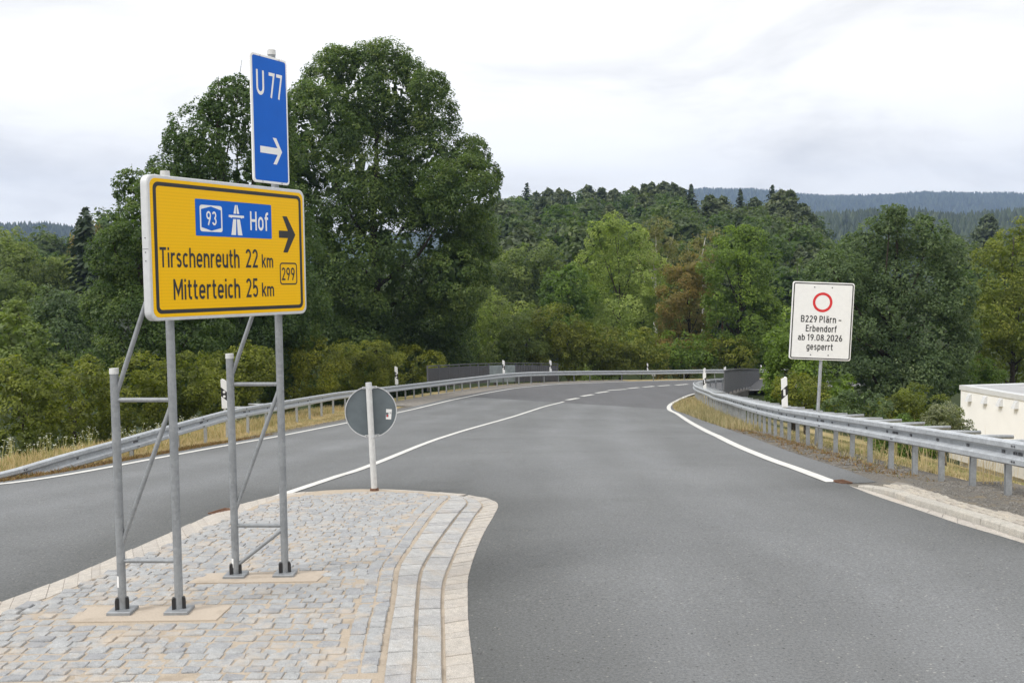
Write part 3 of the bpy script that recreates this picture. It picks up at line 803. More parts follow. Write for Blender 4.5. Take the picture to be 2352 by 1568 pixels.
for i in range(30):
    slab('gutter_slab', [(*g, z_+float(zroad(*g))) for g, z_ in ((GA[i], .004), (GA[i+1], .004), (GB[i+1], .008), (GB[i], .008))], 0, M_GUTTER, pav, .003, .003, .06)
PB = np.array([list(on_road(*z7(*p), .08))[:2] for p in [(560, 785), (680, 810), (950, 900), (1200, 985), (1500, 1060), (1803, 1125)]])
PB = np.concatenate([PB, [PB[-1] + (PB[-1]-PB[3])*2.2]])
a_in = resample(KBK, .02)
ppoly = [tuple(p) for p in KBK[1:]] + [tuple(p) for p in PB[::-1]]
drape('bedding_sand', [tuple(p) for p in KBK[1:]] + [tuple(p) for p in PB[::-1]], M_CONC, .066, .2, pav)
kd = (KT2[5]-KT2[3]); kd /= np.linalg.norm(kd); kn = np.array([kd[1], -kd[0]])
if kn[0] < 0: kn = -kn
BS = [mesh('sett', v, f, M_BEIGE) for v, f in SETTS]
og = KBK[1]; cnt = 0
pp = np.array(ppoly); cc = []
for r_ in range(12):
    s_ = rr.uniform(-.1, 0)
    while s_ < 5.2:
        ln_ = rr.uniform(.13, .19); c = og + kd*(s_+ln_/2) + kn*(.065+r_*.105); s_ += ln_+.01; cc.append((c[0], c[1], ln_))
ca_ = np.array(cc); kk = dist_poly(ca_[:, 0], ca_[:, 1], pp) < -.035
for (x, y, l), k in zip(cc, kk):
    if k and proj((x, y, .05))[0] < 2420 and cnt < 299:
        link('sett', BS[rr.randrange(9)], pav, (x, y, .077+float(zroad(x, y))+rr.uniform(-.004, .003)), (rr.uniform(-.02, .02)-.06, rr.uniform(-.02, .02), math.atan2(kd[1], kd[0])+rr.uniform(-.04, .04)), (l, .1, 1)); cnt += 1
# gravel strip behind the pavement
gb = np.concatenate([PB, ]); q2 = PB + kn*1.5
between(PB - kn*.02, q2, .045, 'gravel_strip', M_GRAVEL, 'gravel strip between the beige pavement and the guardrail posts')

# ------------------------------------------------------------------ rusty drain grates
def drain(c, d, label, n=7, k=.62):
    e_ = empty('drain_grate', c, label, 'drain')
    d = Vector(d).normalized(); s = Vector((-d.y, d.x, 0)); c = Vector(c)
    mb = MB()
    for q, hh in ((.0, .02),):
        mb.box(c + s*.15*k + Vector((0, 0, .01)), d*.24*k, s*.018*k, (0, 0, .012)); mb.box(c - s*.15*k + Vector((0, 0, .01)), d*.24*k, s*.018*k, (0, 0, .012))
        mb.box(c + d*.225*k + Vector((0, 0, .0095)), d*.018*k, s*.13*k, (0, 0, .012)); mb.box(c - d*.225*k + Vector((0, 0, .0095)), d*.018*k, s*.13*k, (0, 0, .012))
    mb.obj('frame', M_RUST, e_)
    bm_ = mesh('bar', [Vector(v) for v in MB().box((0, 0, 0), (.011, 0, 0), (0, .13, 0), (0, 0, .009)).V], MB().box((0, 0, 0), (1, 0, 0), (0, 1, 0), (0, 0, 1)).F, M_RUST)
    for q in range(n):
        link('bar', bm_, e_, c + d*k*(-.18 + .36*q/(n-1)) + Vector((0, 0, .009)), (0, 0, math.atan2(d.y, d.x)), (k, k, 1))
p = on_road(540, 1176, .0); drain((p.x-.14, p.y-.02, p.z+.002), (.42, .9, 0), 'rusty drain grate at the edge of the traffic island behind the sign stand')
p = on_road(1936, 1108, .0); drain((p.x+.0, p.y+.0, float(zroad(p.x, p.y))+.002), (-.3, .95, 0), 'rusty drain grate at the end of the kerb where the inner edge line stops', 7, .48)

# ------------------------------------------------------------------ stroke lettering (engineering style)
def arc(cx, cy, rx, ry, a0, a1, n=14):
    return [(cx+rx*math.cos(rad(a0+(a1-a0)*i/n)), cy+ry*math.sin(rad(a0+(a1-a0)*i/n))) for i in range(n+1)]
def stad(w, y0, y1, s=.07):
    """closed upright ring"""
    r = w/2-s; c = w/2; k = min(r*1.15, (y1-y0)/2-s)
    return ('c', arc(c, y1-s-k, r, k, 0, 180) + arc(c, y0+s+k, r, k, 180, 360))
S_ = .07; XH = .74
def glyphs():
    G = {}
    G['U'] = (.64, [[(S_, 1), (S_, .32)] + arc(.32, .32, .25, .25, 180, 360)[1:] + [(.57, 1)]])
    G['7'] = (.52, [[(0, .93), (.44, .93), (.17, 0)]])
    G['9'] = (.56, [('c', arc(.28, .70, .21, .23, 0, 360, 24)[:-1]), [(.49, .70), (.485, .60), (.45, .50), (.22, 0)]])
    G['6'] = (.56, [('c', arc(.28, .30, .21, .23, 0, 360, 24)[:-1]), [(.07, .30), (.075, .40), (.11, .50), (.34, 1)]])
    G['3'] = (.54, [arc(.26, .715, .19, .215, 155, -88, 16), arc(.26, .285, .205, .215, 88, -160, 16)])
    G['2'] = (.54, [arc(.265, .71, .20, .22, 165, -32, 16) + [(.09, .07), (.52, .07)]])
    G['5'] = (.54, [[(.48, .93), (.12, .93), (.10, .52)] + arc(.255, .325, .215, .255, 128, -150, 18)])
    G['0'] = (.56, [stad(.56, 0, 1)])
    G['8'] = (.56, [('c', arc(.28, .735, .175, .195, 0, 360, 22)[:-1]), ('c', arc(.28, .28, .21, .21, 0, 360, 22)[:-1])])
    G['1'] = (.36, [[(.03, .76), (.24, .94), (.24, .0)]])
    G['H'] = (.64, [[(S_, 0), (S_, 1)], [(.57, 0), (.57, 1)], [(S_, .52), (.57, .52)]])
    G['o'] = (.54, [stad(.54, 0, XH)])
    G['f'] = (.36, [[(.36, .93), (.28, .93)] + arc(.28, .79, .14, .14, 90, 180, 8) + [(.14, 0)], [(0, XH-.07), (.34, XH-.07)]])
    G['T'] = (.56, [[(0, .93), (.56, .93)], [(.28, .93), (.28, 0)]])
    G['i'] = (.14, [[(S_, 0), (S_, XH)], [(S_, .86), (S_, 1)]])
    G['l'] = (.20, [[(S_, 1), (S_, .18)] + arc(.17, .18, .10, .11, 180, 270, 6) + [(.2, .07)]])
    G['r'] = (.36, [[(S_, 0), (S_, XH)], [(S_, .46)] + arc(.27, .46, .2, .21, 180, 78, 10) + [(.36, .665)]])
    G['s'] = (.46, [arc(.23, .52, .15, .15, 30, 205, 12) + arc(.23, .22, .16, .15, 65, -155, 14)])
    G['c'] = (.46, [arc(.25, .49, .18, .18, 35, 180, 10) + arc(.25, .25, .18, .18, 180, 325, 10)])
    G['h'] = (.54, [[(S_, 0), (S_, 1)], [(S_, .44)] + arc(.27, .46, .2, .21, 180, 0, 14)[1:] + [(.47, 0)]])
    G['n'] = (.54, [[(S_, 0), (S_, XH)], [(S_, .44)] + arc(.27, .46, .2, .21, 180, 0, 14)[1:] + [(.47, 0)]])
    G['e'] = (.54, [[(.07, .37), (.47, .37)] + arc(.27, .47, .2, .20, 0, 180, 14)[1:] + arc(.27, .26, .2, .19, 180, 330, 12)])
    G['u'] = (.54, [[(.47, 0), (.47, XH)], [(.07, XH), (.07, .28)] + arc(.27, .28, .2, .21, 180, 360, 14)[1:]])
    G['t'] = (.36, [[(.14, .95), (.14, .2)] + arc(.27, .2, .13, .13, 180, 270, 8) + [(.35, .07)], [(0, XH-.07), (.34, XH-.07)]])
    G['k'] = (.50, [[(S_, 0), (S_, 1)], [(.46, XH), (.10, .30)], [(.20, .44), (.48, 0)]])
    G['m'] = (.84, [[(S_, 0), (S_, XH)], [(S_, .46)] + arc(.245, .48, .175, .19, 180, 0, 12)[1:] + [(.42, 0)], [(.42, .46)] + arc(.595, .48, .175, .19, 180, 0, 12)[1:] + [(.77, 0)]])
    G['M'] = (.78, [[(S_, 0), (S_, 1)], [(.71, 0), (.71, 1)], [(.08, .95), (.39, .30), (.70, .95)]])
    G['B'] = (.60, [[(S_, 0), (S_, 1)], [(S_, .93), (.32, .93)] + arc(.32, .73, .19, .20, 90, -90, 12) + [(S_, .53)], [(.32, .53)] + arc(.33, .30, .20, .23, 90, -90, 12) + [(S_, .07)]])
    G['P'] = (.58, [[(S_, 0), (S_, 1)], [(S_, .93), (.30, .93)] + arc(.30, .70, .21, .23, 90, -90, 12) + [(S_, .47)]])
    G['a'] = (.50, [arc(.25, .49, .18, .18, 150, 0, 12) + [(.43, 0)], [(.43, .42), (.24, .42)] + arc(.24, .245, .17, .175, 90, 270, 12) + [(.43, .07)]])
    G['ä'] = (.50, G['a'][1] + [[(.15, .86), (.15, 1)], [(.35, .86), (.35, 1)]])
    G['E'] = (.54, [[(S_, 0), (S_, 1)], [(S_, .93), (.54, .93)], [(S_, .52), (.48, .52)], [(S_, .07), (.54, .07)]])
    G['C'] = (.58, [arc(.30, .68, .23, .25, 30, 180, 10) + arc(.30, .32, .23, .25, 180, 330, 10)])
    G['b'] = (.54, [[(S_, 0), (S_, 1)], stad(.54, 0, XH)])
    G['d'] = (.54, [[(.47, 0), (.47, 1)], stad(.54, 0, XH)])
    G['p'] = (.54, [[(S_, -.24), (S_, XH)], stad(.54, 0, XH)])
    G['g'] = (.54, [stad(.54, 0.02, XH), [(.47, XH), (.47, -.02)] + arc(.27, -.03, .2, .14, 0, -150, 10)])
    G['-'] = (.50, [[(.02, .42), (.48, .42)]])
    G['.'] = (.16, [[(.08, 0), (.08, .16)]])
    return G
GL = glyphs()
def text_strokes(s, gap=.13, space=.34):
    x = 0; out = []
    for ch in s:
        if ch == ' ': x += space-gap; continue
        w_, st = GL[ch]
        for q in st:
            closed = isinstance(q, tuple); pts = q[1] if closed else q
            out.append((closed, [(a+x, b) for a, b in pts]))
        x += w_+gap
    return x-gap, out
def stroke_faces(pts, closed, w_):
    P = np.array(pts, float); n = len(P)
    keep = [0] + [i for i in range(1, n) if np.linalg.norm(P[i]-P[i-1]) > 1e-5]; P = P[keep]; n = len(P)
    A = []; B = []
    for i in range(n):
        p0 = P[i-1] if (i > 0 or closed) else None; p1 = P[(i+1) % n] if (i < n-1 or closed) else None
        d0 = None if p0 is None else (P[i]-p0)/np.linalg.norm(P[i]-p0); d1 = None if p1 is None else (p1-P[i])/np.linalg.norm(p1-P[i])
        if d0 is None: d0 = d1
        if d1 is None: d1 = d0
        n0 = np.array([-d0[1], d0[0]]); n1 = np.array([-d1[1], d1[0]]); m = n0+n1; m /= np.linalg.norm(m)+1e-9
        k = w_/2/max(.35, m.dot(n0)); A.append(P[i]+m*k); B.append(P[i]-m*k)
    V = A+B
    F = [(i, (i+1) % n, n+(i+1) % n, n+i) for i in range(n if closed else n-1)]
    return V, F
class Plane:
    """a sign face: origin, unit vectors across, up and outward"""
    def __init__(s, o, u, v): s.o, s.u, s.v = Vector(o), Vector(u).normalized(), Vector(v).normalized(); s.n = s.u.cross(s.v)
    def pt(s, a, b, c=0): return s.o + s.u*a + s.v*b + s.n*c
    def uv(s, px, py):
        d = ray(px, py); c = Vector((0, 0, CAM_H)); t = (s.o-c).dot(s.n)/d.dot(s.n); p = c+d*t-s.o
        return p.dot(s.u), p.dot(s.v)
def lettering(pl, s, u0, u1, v0, v1, m, parent, lift=.003, sw=.14, name='lettering', gap=.13, space=.34, shear=0):
    """text filling u0..u1, capitals v0..v1; shear tilts the baseline"""
    w_, st = text_strokes(s, gap, space); sx = (u1-u0)/w_; sy = v1-v0; V = []; F = []; k = 0
    for closed, pts in st:
        v, f = stroke_faces(pts, closed, sw); b = len(V); k += 1
        V += [pl.pt(u0+a*sx, v0+c*sy+shear*a*sx, lift+.00012*k) for a, c in v]
        F += [tuple(j+b for j in g)[::-1] for g in f]
    return mk(name, V, F, m, parent)
def flat(pl, poly, m, parent, lift, name, thick=0):
    V = [pl.pt(a, b, lift) for a, b in poly]
    return mk(name, V, [tuple(range(len(V)))], m, parent)
def rrect(a0, b0, a1, b1, r, n=6):
    o = []
    for cx, cy, s in ((a1-r, b1-r, 0), (a0+r, b1-r, 90), (a0+r, b0+r, 180), (a1-r, b0+r, 270)):
        o += [(cx+r*math.cos(rad(s+90*i/n)), cy+r*math.sin(rad(s+90*i/n))) for i in range(n+1)]
    return o
def ringpoly(pl, outer, inner, m, parent, lift, name):
    n = len(outer); V = [pl.pt(a, b, lift) for a, b in outer+inner]
    return mk(name, V, [(i, (i+1) % n, n+(i+1) % n, n+i) for i in range(n)], m, parent)
def plate(pl, poly, z0, z1, m, parent, name, bevel=0):
    """solid plate with an optional chamfer at the front"""
    n = len(poly); c = np.mean(poly, 0)
    V = [pl.pt(a, b, z0) for a, b in poly] + [pl.pt(a, b, z1-bevel) for a, b in poly]
    if bevel:
        ins = []
        for a, b in poly:
            d = c-np.array([a, b]); q = np.sign(d)*bevel; ins.append((a+q[0], b+q[1]))
        V += [pl.pt(a, b, z1) for a, b in ins]
    L = len(V)//n
    F = [tuple(range(n))[::-1], tuple(range((L-1)*n, L*n))]
    F += [(l*n+i, l*n+(i+1) % n, (l+1)*n+(i+1) % n, (l+1)*n+i) for l in range(L-1) for i in range(n)]
    return mk(name, V, F, m, parent)

# ------------------------------------------------------------------ the big direction sign
A0, B0 = on_road(412, 1404, TOPZ), on_road(655, 1320, TOPZ)        # feet of the front poles
C0_, D0_ = on_road(282, 1405, TOPZ), on_road(542, 1323, TOPZ)      # feet of the rear poles
u_ = (B0-A0); u_.z = 0; u_.normalize()
nrm = Vector((u_.y, -u_.x, 0))
ds = empty('direction_sign', ((A0+B0)/2), 'yellow direction sign with blue detour board on two tubular steel stands', 'road sign')
def vtop(foot, px, py):
    d = ray(px, py); t = foot.y/d.y; return CAM_H + d.z*t
PR = .030
zA, zB = vtop(A0, 378, 394), vtop(B0, 600, 117)
zC, zD = vtop(C0_, 262, 847), vtop(D0_, 529, 813)
def pole(foot, z, name, cap=True):
    o = MB().tube(foot, (foot.x, foot.y, z), PR, n=20).obj(name, M_GALVP, ds); auto_smooth(o)
    o = MB().tube((foot.x, foot.y, z-.035), (foot.x, foot.y, z+.004), PR+.0035, PR+.002, n=20).obj('pole_cap', M_DIRTYWHITE, ds); auto_smooth(o)
    fr = MB()
    V = [(foot.x + a*.085*f, foot.y + b*.085*f, zz) for f, zz in ((1, foot.z-.01), (1, foot.z+.022), (.93, foot.z+.027)) for a, b in ((-1, -1), (1, -1), (1, 1), (-1, 1))]
    fr.add(V, [(0, 3, 2, 1), (8, 9, 10, 11)] + [(l*4+i, l*4+(i+1) % 4, l*4+4+(i+1) % 4, l*4+4+i) for l in (0, 1) for i in range(4)])
    fr.obj('base_plate', M_GALVP, ds)
    for ang in (200, 20):
        d = Vector((math.cos(rad(ang)), math.sin(rad(ang)), 0)); s = Vector((-d.y, d.x, 0))
        # dark stiffener ribs at the foot, rounded on top
        prof = [(0.0, 0.0), (.022, 0), (.022, .066), (.016, .082), (.0, .086)]
        c = foot + Vector((0, 0, .027))
        MB().prism([c - Vector((0, 0, 0)) + d*(PR-.004+a) + Vector((0, 0, b)) - s*.019 + Vector((-.0, -.006, 0)) for a, b in prof], s*.038).obj('foot_rib', M_BLACKP, ds)
pole(A0, zA, 'pole'); pole(B0, zB, 'pole'); pole(C0_, zC, 'stand_post'); pole(D0_, zD, 'stand_post')
def zat(foot, py, px):
    return vtop(foot, px, py)
def brace(f0, p0, f1, p1, r=.0165):
    z0, z1 = vtop(f0, *p0), vtop(f1, *p1); a = Vector((f0.x, f0.y, z0)); b = Vector((f1.x, f1.y, z1)); d = (b-a).normalized()
    o = MB().tube(a+d*.01, b-d*.01, r, n=14).obj('brace', M_GALVP, ds); auto_smooth(o)
    for p, s in ((a, 1), (b, -1)): pass
brace(C0_, (267, 918), A0, (393, 918)); brace(C0_, (278, 1287), A0, (405, 1287))
brace(C0_, (266, 915), A0, (383, 545)); brace(A0, (394, 922), C0_, (278, 1258))
brace(D0_, (533, 882), B0, (645, 882)); brace(D0_, (539, 1206), B0, (651, 1206))
brace(D0_, (533, 872), B0, (632, 565)); brace(B0, (645, 886), D0_, (540, 1180)); brace(B0, (651, 1212), D0_, (542, 1300))
def wsticker(foot, py0, py1, px):
    z0, z1 = vtop(foot, px, py1), vtop(foot, px, py0); n = 6; V = []
    for k in range(n+1):
        a = rad(250-25+50*k/n)-rad(20); r = PR+.0012
        V += [(foot.x+r*math.cos(a), foot.y+r*math.sin(a), z0), (foot.x+r*math.cos(a), foot.y+r*math.sin(a), z1)]
    mk('sticker', V, [(2*k, 2*k+2, 2*k+3, 2*k+1) for k in range(n)], M_WHITE, ds)
wsticker(C0_, 1320, 1346, 279); wsticker(D0_, 1280, 1301, 540)
BT = .062; GAP = .045
front = Plane(A0 + nrm*(PR+GAP+BT), u_, (0, 0, 1))
cor = {k: front.uv(*p) for k, p in dict(TL=(333, 400), TR=(698, 436), BR=(706, 718), BL=(350, 740)).items()}
U0 = (cor['TL'][0]+cor['BL'][0])/2; U1 = (cor['TR'][0]+cor['BR'][0])/2
V1 = (cor['TL'][1]+cor['TR'][1])/2; V0 = (cor['BL'][1]+cor['BR'][1])/2
print('SIGN', U0, U1, V0, V1, cor)
board = plate(front, rrect(U0, V0, U1, V1, .06), -BT, 0, M_ALU, ds, 'board', .006)
plate(front, rrect(U0+.024, V0+.024, U1-.024, V1-.024, .05), -.002, .0012, M_YELLOW, board, 'yellow_face')
bo = rrect(U0+.048, V0+.048, U1-.048, V1-.048, .045); bi = rrect(U0+.075, V0+.075, U1-.075, V1-.075, .025)
ringpoly(front, bo, bi, M_BLACK, board, .0022, 'border_line')
def uvz(*p): return front.uv(*z1(*p))
def quadfit(tl, tr, br, bl):
    a, b, c, d = uvz(*tl), uvz(*tr), uvz(*br), uvz(*bl)
    return (a[0]+d[0])/2, (d[1]+c[1])/2, (b[0]+c[0])/2, (a[1]+b[1])/2
u0, v0, u1, v1 = quadfit((336, 853), (745, 885), (750, 1066), (343, 1052))
plate(front, rrect(u0, v0, u1, v1, .006, 2), 0, .0024, M_BLUE, board, 'blue_panel')
# motorway number shield: white rounded square with blue hexagon
a0, b0, a1, b1 = quadfit((360, 884), (481, 893), (485, 1032), (365, 1028))
flat(front, rrect(a0, b0, a1, b1, .02), M_WHITE, board, .0032, 'number_shield')
w_, h_ = a1-a0, b1-b0
hexp = [(a0+w_*.06, b0+h_*.16), (a0+w_*.5, b0+h_*.04), (a1-w_*.06, b0+h_*.16), (a1-w_*.06, b1-h_*.16), (a0+w_*.5, b1-h_*.04), (a0+w_*.06, b1-h_*.16)]
flat(front, hexp, M_BLUE, board, .0040, 'shield_field')
lettering(front, '93', a0+w_*.28, a1-w_*.27, b0+h_*.25, b0+h_*.78, M_WHITE, board, .0046)
# motorway symbol
sx0 = uvz(518, 960)[0]; sx1 = uvz(600, 960)[0]; sy1 = uvz(560, 887)[1]; sy0 = (uvz(528, 1046)[1]+uvz(597, 1050)[1])/2
W, H = sx1-sx0, sy1-sy0; fx = lambda a: sx0+a*W; fy = lambda b: sy0+b*H
sym = MB()
for poly in ([(.14, 0), (.44, 0), (.475, .53), (.28, .53)], [(.56, 0), (.86, 0), (.72, .53), (.525, .53)],
             [(.31, .71), (.475, .71), (.485, 1), (.42, 1)], [(.525, .71), (.69, .71), (.58, 1), (.515, 1)],
             [(0, .66), (0, .585), (.12, .585), (.12, .565), (.2, .565), (.2, .585), (.8, .585), (.8, .565), (.88, .565), (.88, .585), (1, .585), (1, .66)]):
    sym.add([front.pt(fx(a), fy(b), .0034) for a, b in poly], [tuple(range(len(poly)))])
sym.obj('motorway_symbol', M_WHITE, board)
def fit_text(s, lb, lt, rb, m, cls=lettering, sw=.14, gap=.13, space=.34, pl=front, par=None, conv=uvz, lift=.0034):
    """left-bottom, left-top, right-bottom corners in zoomed pixels"""
    a = conv(*lb); b = conv(*lt); c = conv(*rb)
    v0 = (a[1]+c[1])/2
    return lettering(pl, s, a[0], c[0], v0, v0+(b[1]-a[1]), m, par or board, lift, sw, gap=gap, space=space)
fit_text('Hof', (634, 1021), (634, 920), (731, 1026), M_WHITE)
fit_text('Tirschenreuth', (150, 1222), (150, 1113), (576, 1222), M_BLACK, lift=.0024)
fit_text('22', (611, 1222), (611, 1122), (676, 1222), M_BLACK, lift=.0024)
fit_text('km', (697, 1222), (697, 1150), (757, 1222), M_BLACK, lift=.0024, sw=.15)
fit_text('Mitterteich', (224, 1396), (224, 1284), (580, 1384), M_BLACK, lift=.0024)
fit_text('25', (614, 1382), (614, 1280), (677, 1379), M_BLACK, lift=.0024)
fit_text('km', (698, 1377), (698, 1303), (762, 1375), M_BLACK, lift=.0024, sw=.15)
a0, b0, a1, b1 = quadfit((792, 1194), (884, 1197), (887, 1313), (794, 1314))
ringpoly(front, rrect(a0, b0, a1, b1, .028), rrect(a0+.011, b0+.011, a1-.011, b1-.011, .018), M_BLACK, board, .0024, 'number_frame')
fit_text('299', (804, 1289), (804, 1220), (873, 1290), M_BLACK, lift=.0024)
def arrow(pl, x0, y0, x1, y1, m, parent, lift, name, h0=.23, h1=.50, nt=.62, sh=.10):
    """horizontal arrow with swept chevron head, pointing along +u"""
    W, H = x1-x0, y1-y0; q = lambda a, b: (x0+a*W, y0+b*H)
    ne = h0+(nt-h0)*(.5-sh)/.5
    head = [q(1, .5), q(h1, 1), q(h0, 1), q(ne, .5+sh), q(0, .5+sh), q(0, .5-sh), q(ne, .5-sh), q(h0, 0), q(h1, 0)]
    V = [pl.pt(a, b, lift) for a, b in head]
    return mk(name, V, [(0, 1, 2, 3), (3, 4, 5, 6), (0, 3, 6), (0, 6, 7, 8)], m, parent)
ax0, ax1 = uvz(788, 1045)[0], uvz(876, 1045)[0]
arrow(front, ax0, uvz(830, 1141)[1], ax1, uvz(820, 947)[1], M_BLACK, board, .0024, 'arrow')
# seam and rivets on the frame side
for vz in (0, 1):
    pass
sv = front.uv(330, 568)[1]
for k, dv in enumerate((.05, -.025, -.07)):
    MB().tube(front.pt(U0+.001, sv+dv*1.3, -BT*.5), front.pt(U0-.003, sv+dv*1.3, -BT*.5), .0045, n=8).obj('rivet', M_DARKRAIL, board)
MB().box(front.pt(U0-.0008, sv-.01, -BT*.5), front.u*.0008, front.v*.0016, front.n*(BT*.46)).obj('seam', M_DARKRAIL, board)
# rails holding the board to the poles
for vv in (V0+.18, V1-.18):
    MB().box(front.pt((U0+U1)/2, vv, -BT-.012), front.u*((U1-U0)*.46), front.v*.02, front.n*.0115).obj('mounting_rail', M_ALU, ds)
    for f in (A0, B0):
        c = (f-A0).dot(u_)
        o = MB().tube(front.pt(c, vv-.02, -BT-GAP-PR), front.pt(c, vv+.02, -BT-GAP-PR), PR+.006, n=18).obj('clamp', M_ALU, ds); auto_smooth(o)
        MB().box(front.pt(c, vv, -BT-.034), front.u*.012, front.v*.016, front.n*.012).obj('clamp_bracket', M_ALU, ds)
# detour board
det = Plane(A0 + nrm*(PR+.06), u_, (0, 0, 1))
cd = {k: det.uv(*p) for k, p in dict(TL=(574, 117), TR=(658, 141), BR=(666, 426), BL=(583, 418)).items()}
x0 = (cd['TL'][0]+cd['BL'][0])/2; x1 = (cd['TR'][0]+cd['BR'][0])/2; y1 = (cd['TL'][1]+cd['TR'][1])/2; y0 = (cd['BL'][1]+cd['BR'][1])/2
print('DET', x0, x1, y0, y1)
db = plate(det, rrect(x0, y0, x1, y1, .03), -.012, 0, M_WHITE, ds, 'detour_board', .003)
flat(det, rrect(x0+.018, y0+.018, x1-.018, y1-.018, .02), M_BLUE, db, .0008, 'blue_face')
uvd = lambda *p: det.uv(*z1(*p))
fit_text('U', (668, 292), (665, 157), (710, 299), M_WHITE, pl=det, par=db, conv=uvd, lift=.0016)
fit_text('77', (736, 313), (730, 176), (808, 323), M_WHITE, pl=det, par=db, conv=uvd, lift=.0016, sw=.13)
arrow(det, uvd(688, 585)[0], uvd(765, 668)[1], uvd(805, 600)[0], uvd(765, 527)[1], M_WHITE, db, .0016, 'arrow', .58, .74, .86, .125)
for sx_ in (.25, .78):
    for vv in (y0+.012, y1-.012):
        MB().tube(det.pt(x0+(x1-x0)*sx_, vv, 0), det.pt(x0+(x1-x0)*sx_, vv, .005), .007, n=8).obj('bolt', M_ALU, db)
for vv in (y0+.12, y1-.12):
    c = (B0-A0).dot(u_)
    o = MB().tube(front.pt(c, vv-.02, -BT-GAP-PR), front.pt(c, vv+.02, -BT-GAP-PR), PR+.006, n=18).obj('clamp', M_ALU, ds); auto_smooth(o)
    MB().box(front.pt(c, vv, -BT-.032), front.u*.012, front.v*.016, front.n*.014).obj('clamp_bracket', M_ALU, ds)

# ------------------------------------------------------------------ round sign seen from behind, on the tip of the island
F0 = on_road(860, 1127, TOPZ-.01)
rs_ = empty('round_sign', F0, 'back of a round grey sign on a white pole at the island tip', 'road sign')
def atd(px, py, y): return at(px, py, y)
Tp = at(846.5, 879, F0.y)
axis_ = (Tp-F0); PL = axis_.length; axd = axis_.normalized()
r_p = .0405
o = MB().tube(F0, Tp, r_p, n=22).obj('pole', M_DIRTYWHITE, rs_); auto_smooth(o)
o = MB().tube(Tp-axd*.06, Tp+axd*.004, r_p+.003, r_p+.001, n=22).obj('pole_cap', M_ALU, rs_); auto_smooth(o)
mb = MB(); mb.tube(F0, F0+Vector((0, 0, .04)), r_p+.022, r_p+.014, n=16); o = mb.obj('pole_foot', M_RUST, rs_); auto_smooth(o)
Cc = at(852, 946.5, F0.y)
vw = (Vector((0, 0, CAM_H))-Cc); vw.z = 0; vw.normalize()
vax = axd; uax = vax.cross(vw).normalized()*1.0; nax = uax.cross(vax)
if nax.dot(vw) < 0: uax = -uax
dp = Plane(Cc - vw*(r_p+.018), uax, vax)
Rd = 59.5/FOC*(F0.y+.05)
circ = lambda r, n=48: [(r*math.cos(2*math.pi*i/n), r*math.sin(2*math.pi*i/n)) for i in range(n)]
disc = plate(dp, circ(Rd-.006), -.003, .0, M_GREYB, rs_, 'sign_disc')
n = 48; V = []; F = []
prof = [(Rd-.012, .002), (Rd-.008, .012), (Rd, .013), (Rd+.002, .004), (Rd, -.006), (Rd-.012, -.006)]
for r, z in prof: V += [dp.pt(a, b, z) for a, b in circ(r, n)]
m_ = len(prof)
F = [(l*n+i, l*n+(i+1) % n, ((l+1) % m_)*n+(i+1) % n, ((l+1) % m_)*n+i) for l in range(m_) for i in range(n)]
o = mk('rim', V, F, M_ALU, disc); auto_smooth(o)
for vv in (Rd*.95, -Rd*.93):
    c = dp.pt(0, vv, r_p+.018)
    o = MB().tube(c-axd*.016, c+axd*.016, r_p+.004, n=20).obj('clamp', M_ALU, rs_); auto_smooth(o)
    for s in (-1, 1):
        MB().box(dp.pt(s*(r_p+.028), vv, .012), dp.u*.028, dp.v*.014, dp.n*.010).obj('clamp_ear', M_ALU, rs_)
        MB().tube(dp.pt(s*(r_p+.035), vv, .022), dp.pt(s*(r_p+.035), vv, .030), .008, n=6).obj('bolt', M_GALVP, rs_)
zz4 = lambda a, b: ((840+a*.2806)/1.0884, (900+b*.2806)/1.0884)
q = [dp.uv(*zz4(*p)) for p in [(444, 525), (491, 527), (498, 437), (447, 434)]]
st = mk('sticker', [dp.pt(a, b, .0012) for a, b in q], [(0, 1, 2, 3)], M_WHITE, disc)
sa = dp.uv(*zz4(470, 478)); sb = dp.uv(*zz4(494, 462))
lettering(dp, 'CE', sa[0], sb[0], sa[1], sb[1], M_BLACK, disc, .002)
sa = dp.uv(*zz4(448, 505)); sb = dp.uv(*zz4(466, 465))
flat(dp, [(sa[0], sa[1]), (sb[0], sa[1]), (sb[0], sb[1]), (sa[0], sb[1])], M_GREYB, disc, .0022, 'sticker_print')
flat(dp, [(sa[0]+.006, sa[1]-.001), (sb[0]-.006, sa[1]-.001), (sb[0]-.008, sb[1]-.03), (sa[0]+.008, sb[1]-.03)], M_RED, disc, .0030, 'sticker_print')

# ------------------------------------------------------------------ white closure sign behind the inner guardrail
DY = 21.6
zz7 = lambda a, b: ((1900+a*.23603)/1.0884, (680+b*.23603)/1.0884)
foot = at(1877.6, 1040, DY); foot.z = float(zterr(foot.x, foot.y)) - .05
tp = at(1885.5, 800, DY)
dirp = (at(1885.2, 830, DY) - at(1878.5, 945, DY)).normalized(); base_t = at(1878.5, 945, DY)
foot = base_t - dirp*((base_t.z-foot.z)/dirp.z)
cs = empty('closure_sign', foot, 'white notice board with red ring and black closure text on a pole', 'road sign')
o = MB().tube(foot, base_t + dirp*2.3, .036, n=16).obj('pole', M_GALV, cs); auto_smooth(o)
tl, tr, br, bl = (at(*zz7(*p), DY-.06) for p in [(342, 97), (998, 120), (965, 945), (315, 918)])
uu = ((tr-tl)+(br-bl)).normalized(); vv_ = ((tl-bl)+(tr-br)).normalized(); vv_ = (vv_ - uu*vv_.dot(uu)).normalized()
oc = (tl+tr+br+bl)/4; cp = Plane(oc, uu, vv_)
hw = ((tr-tl).length+(br-bl).length)/4; hh = ((tl-bl).length+(tr-br).length)/4
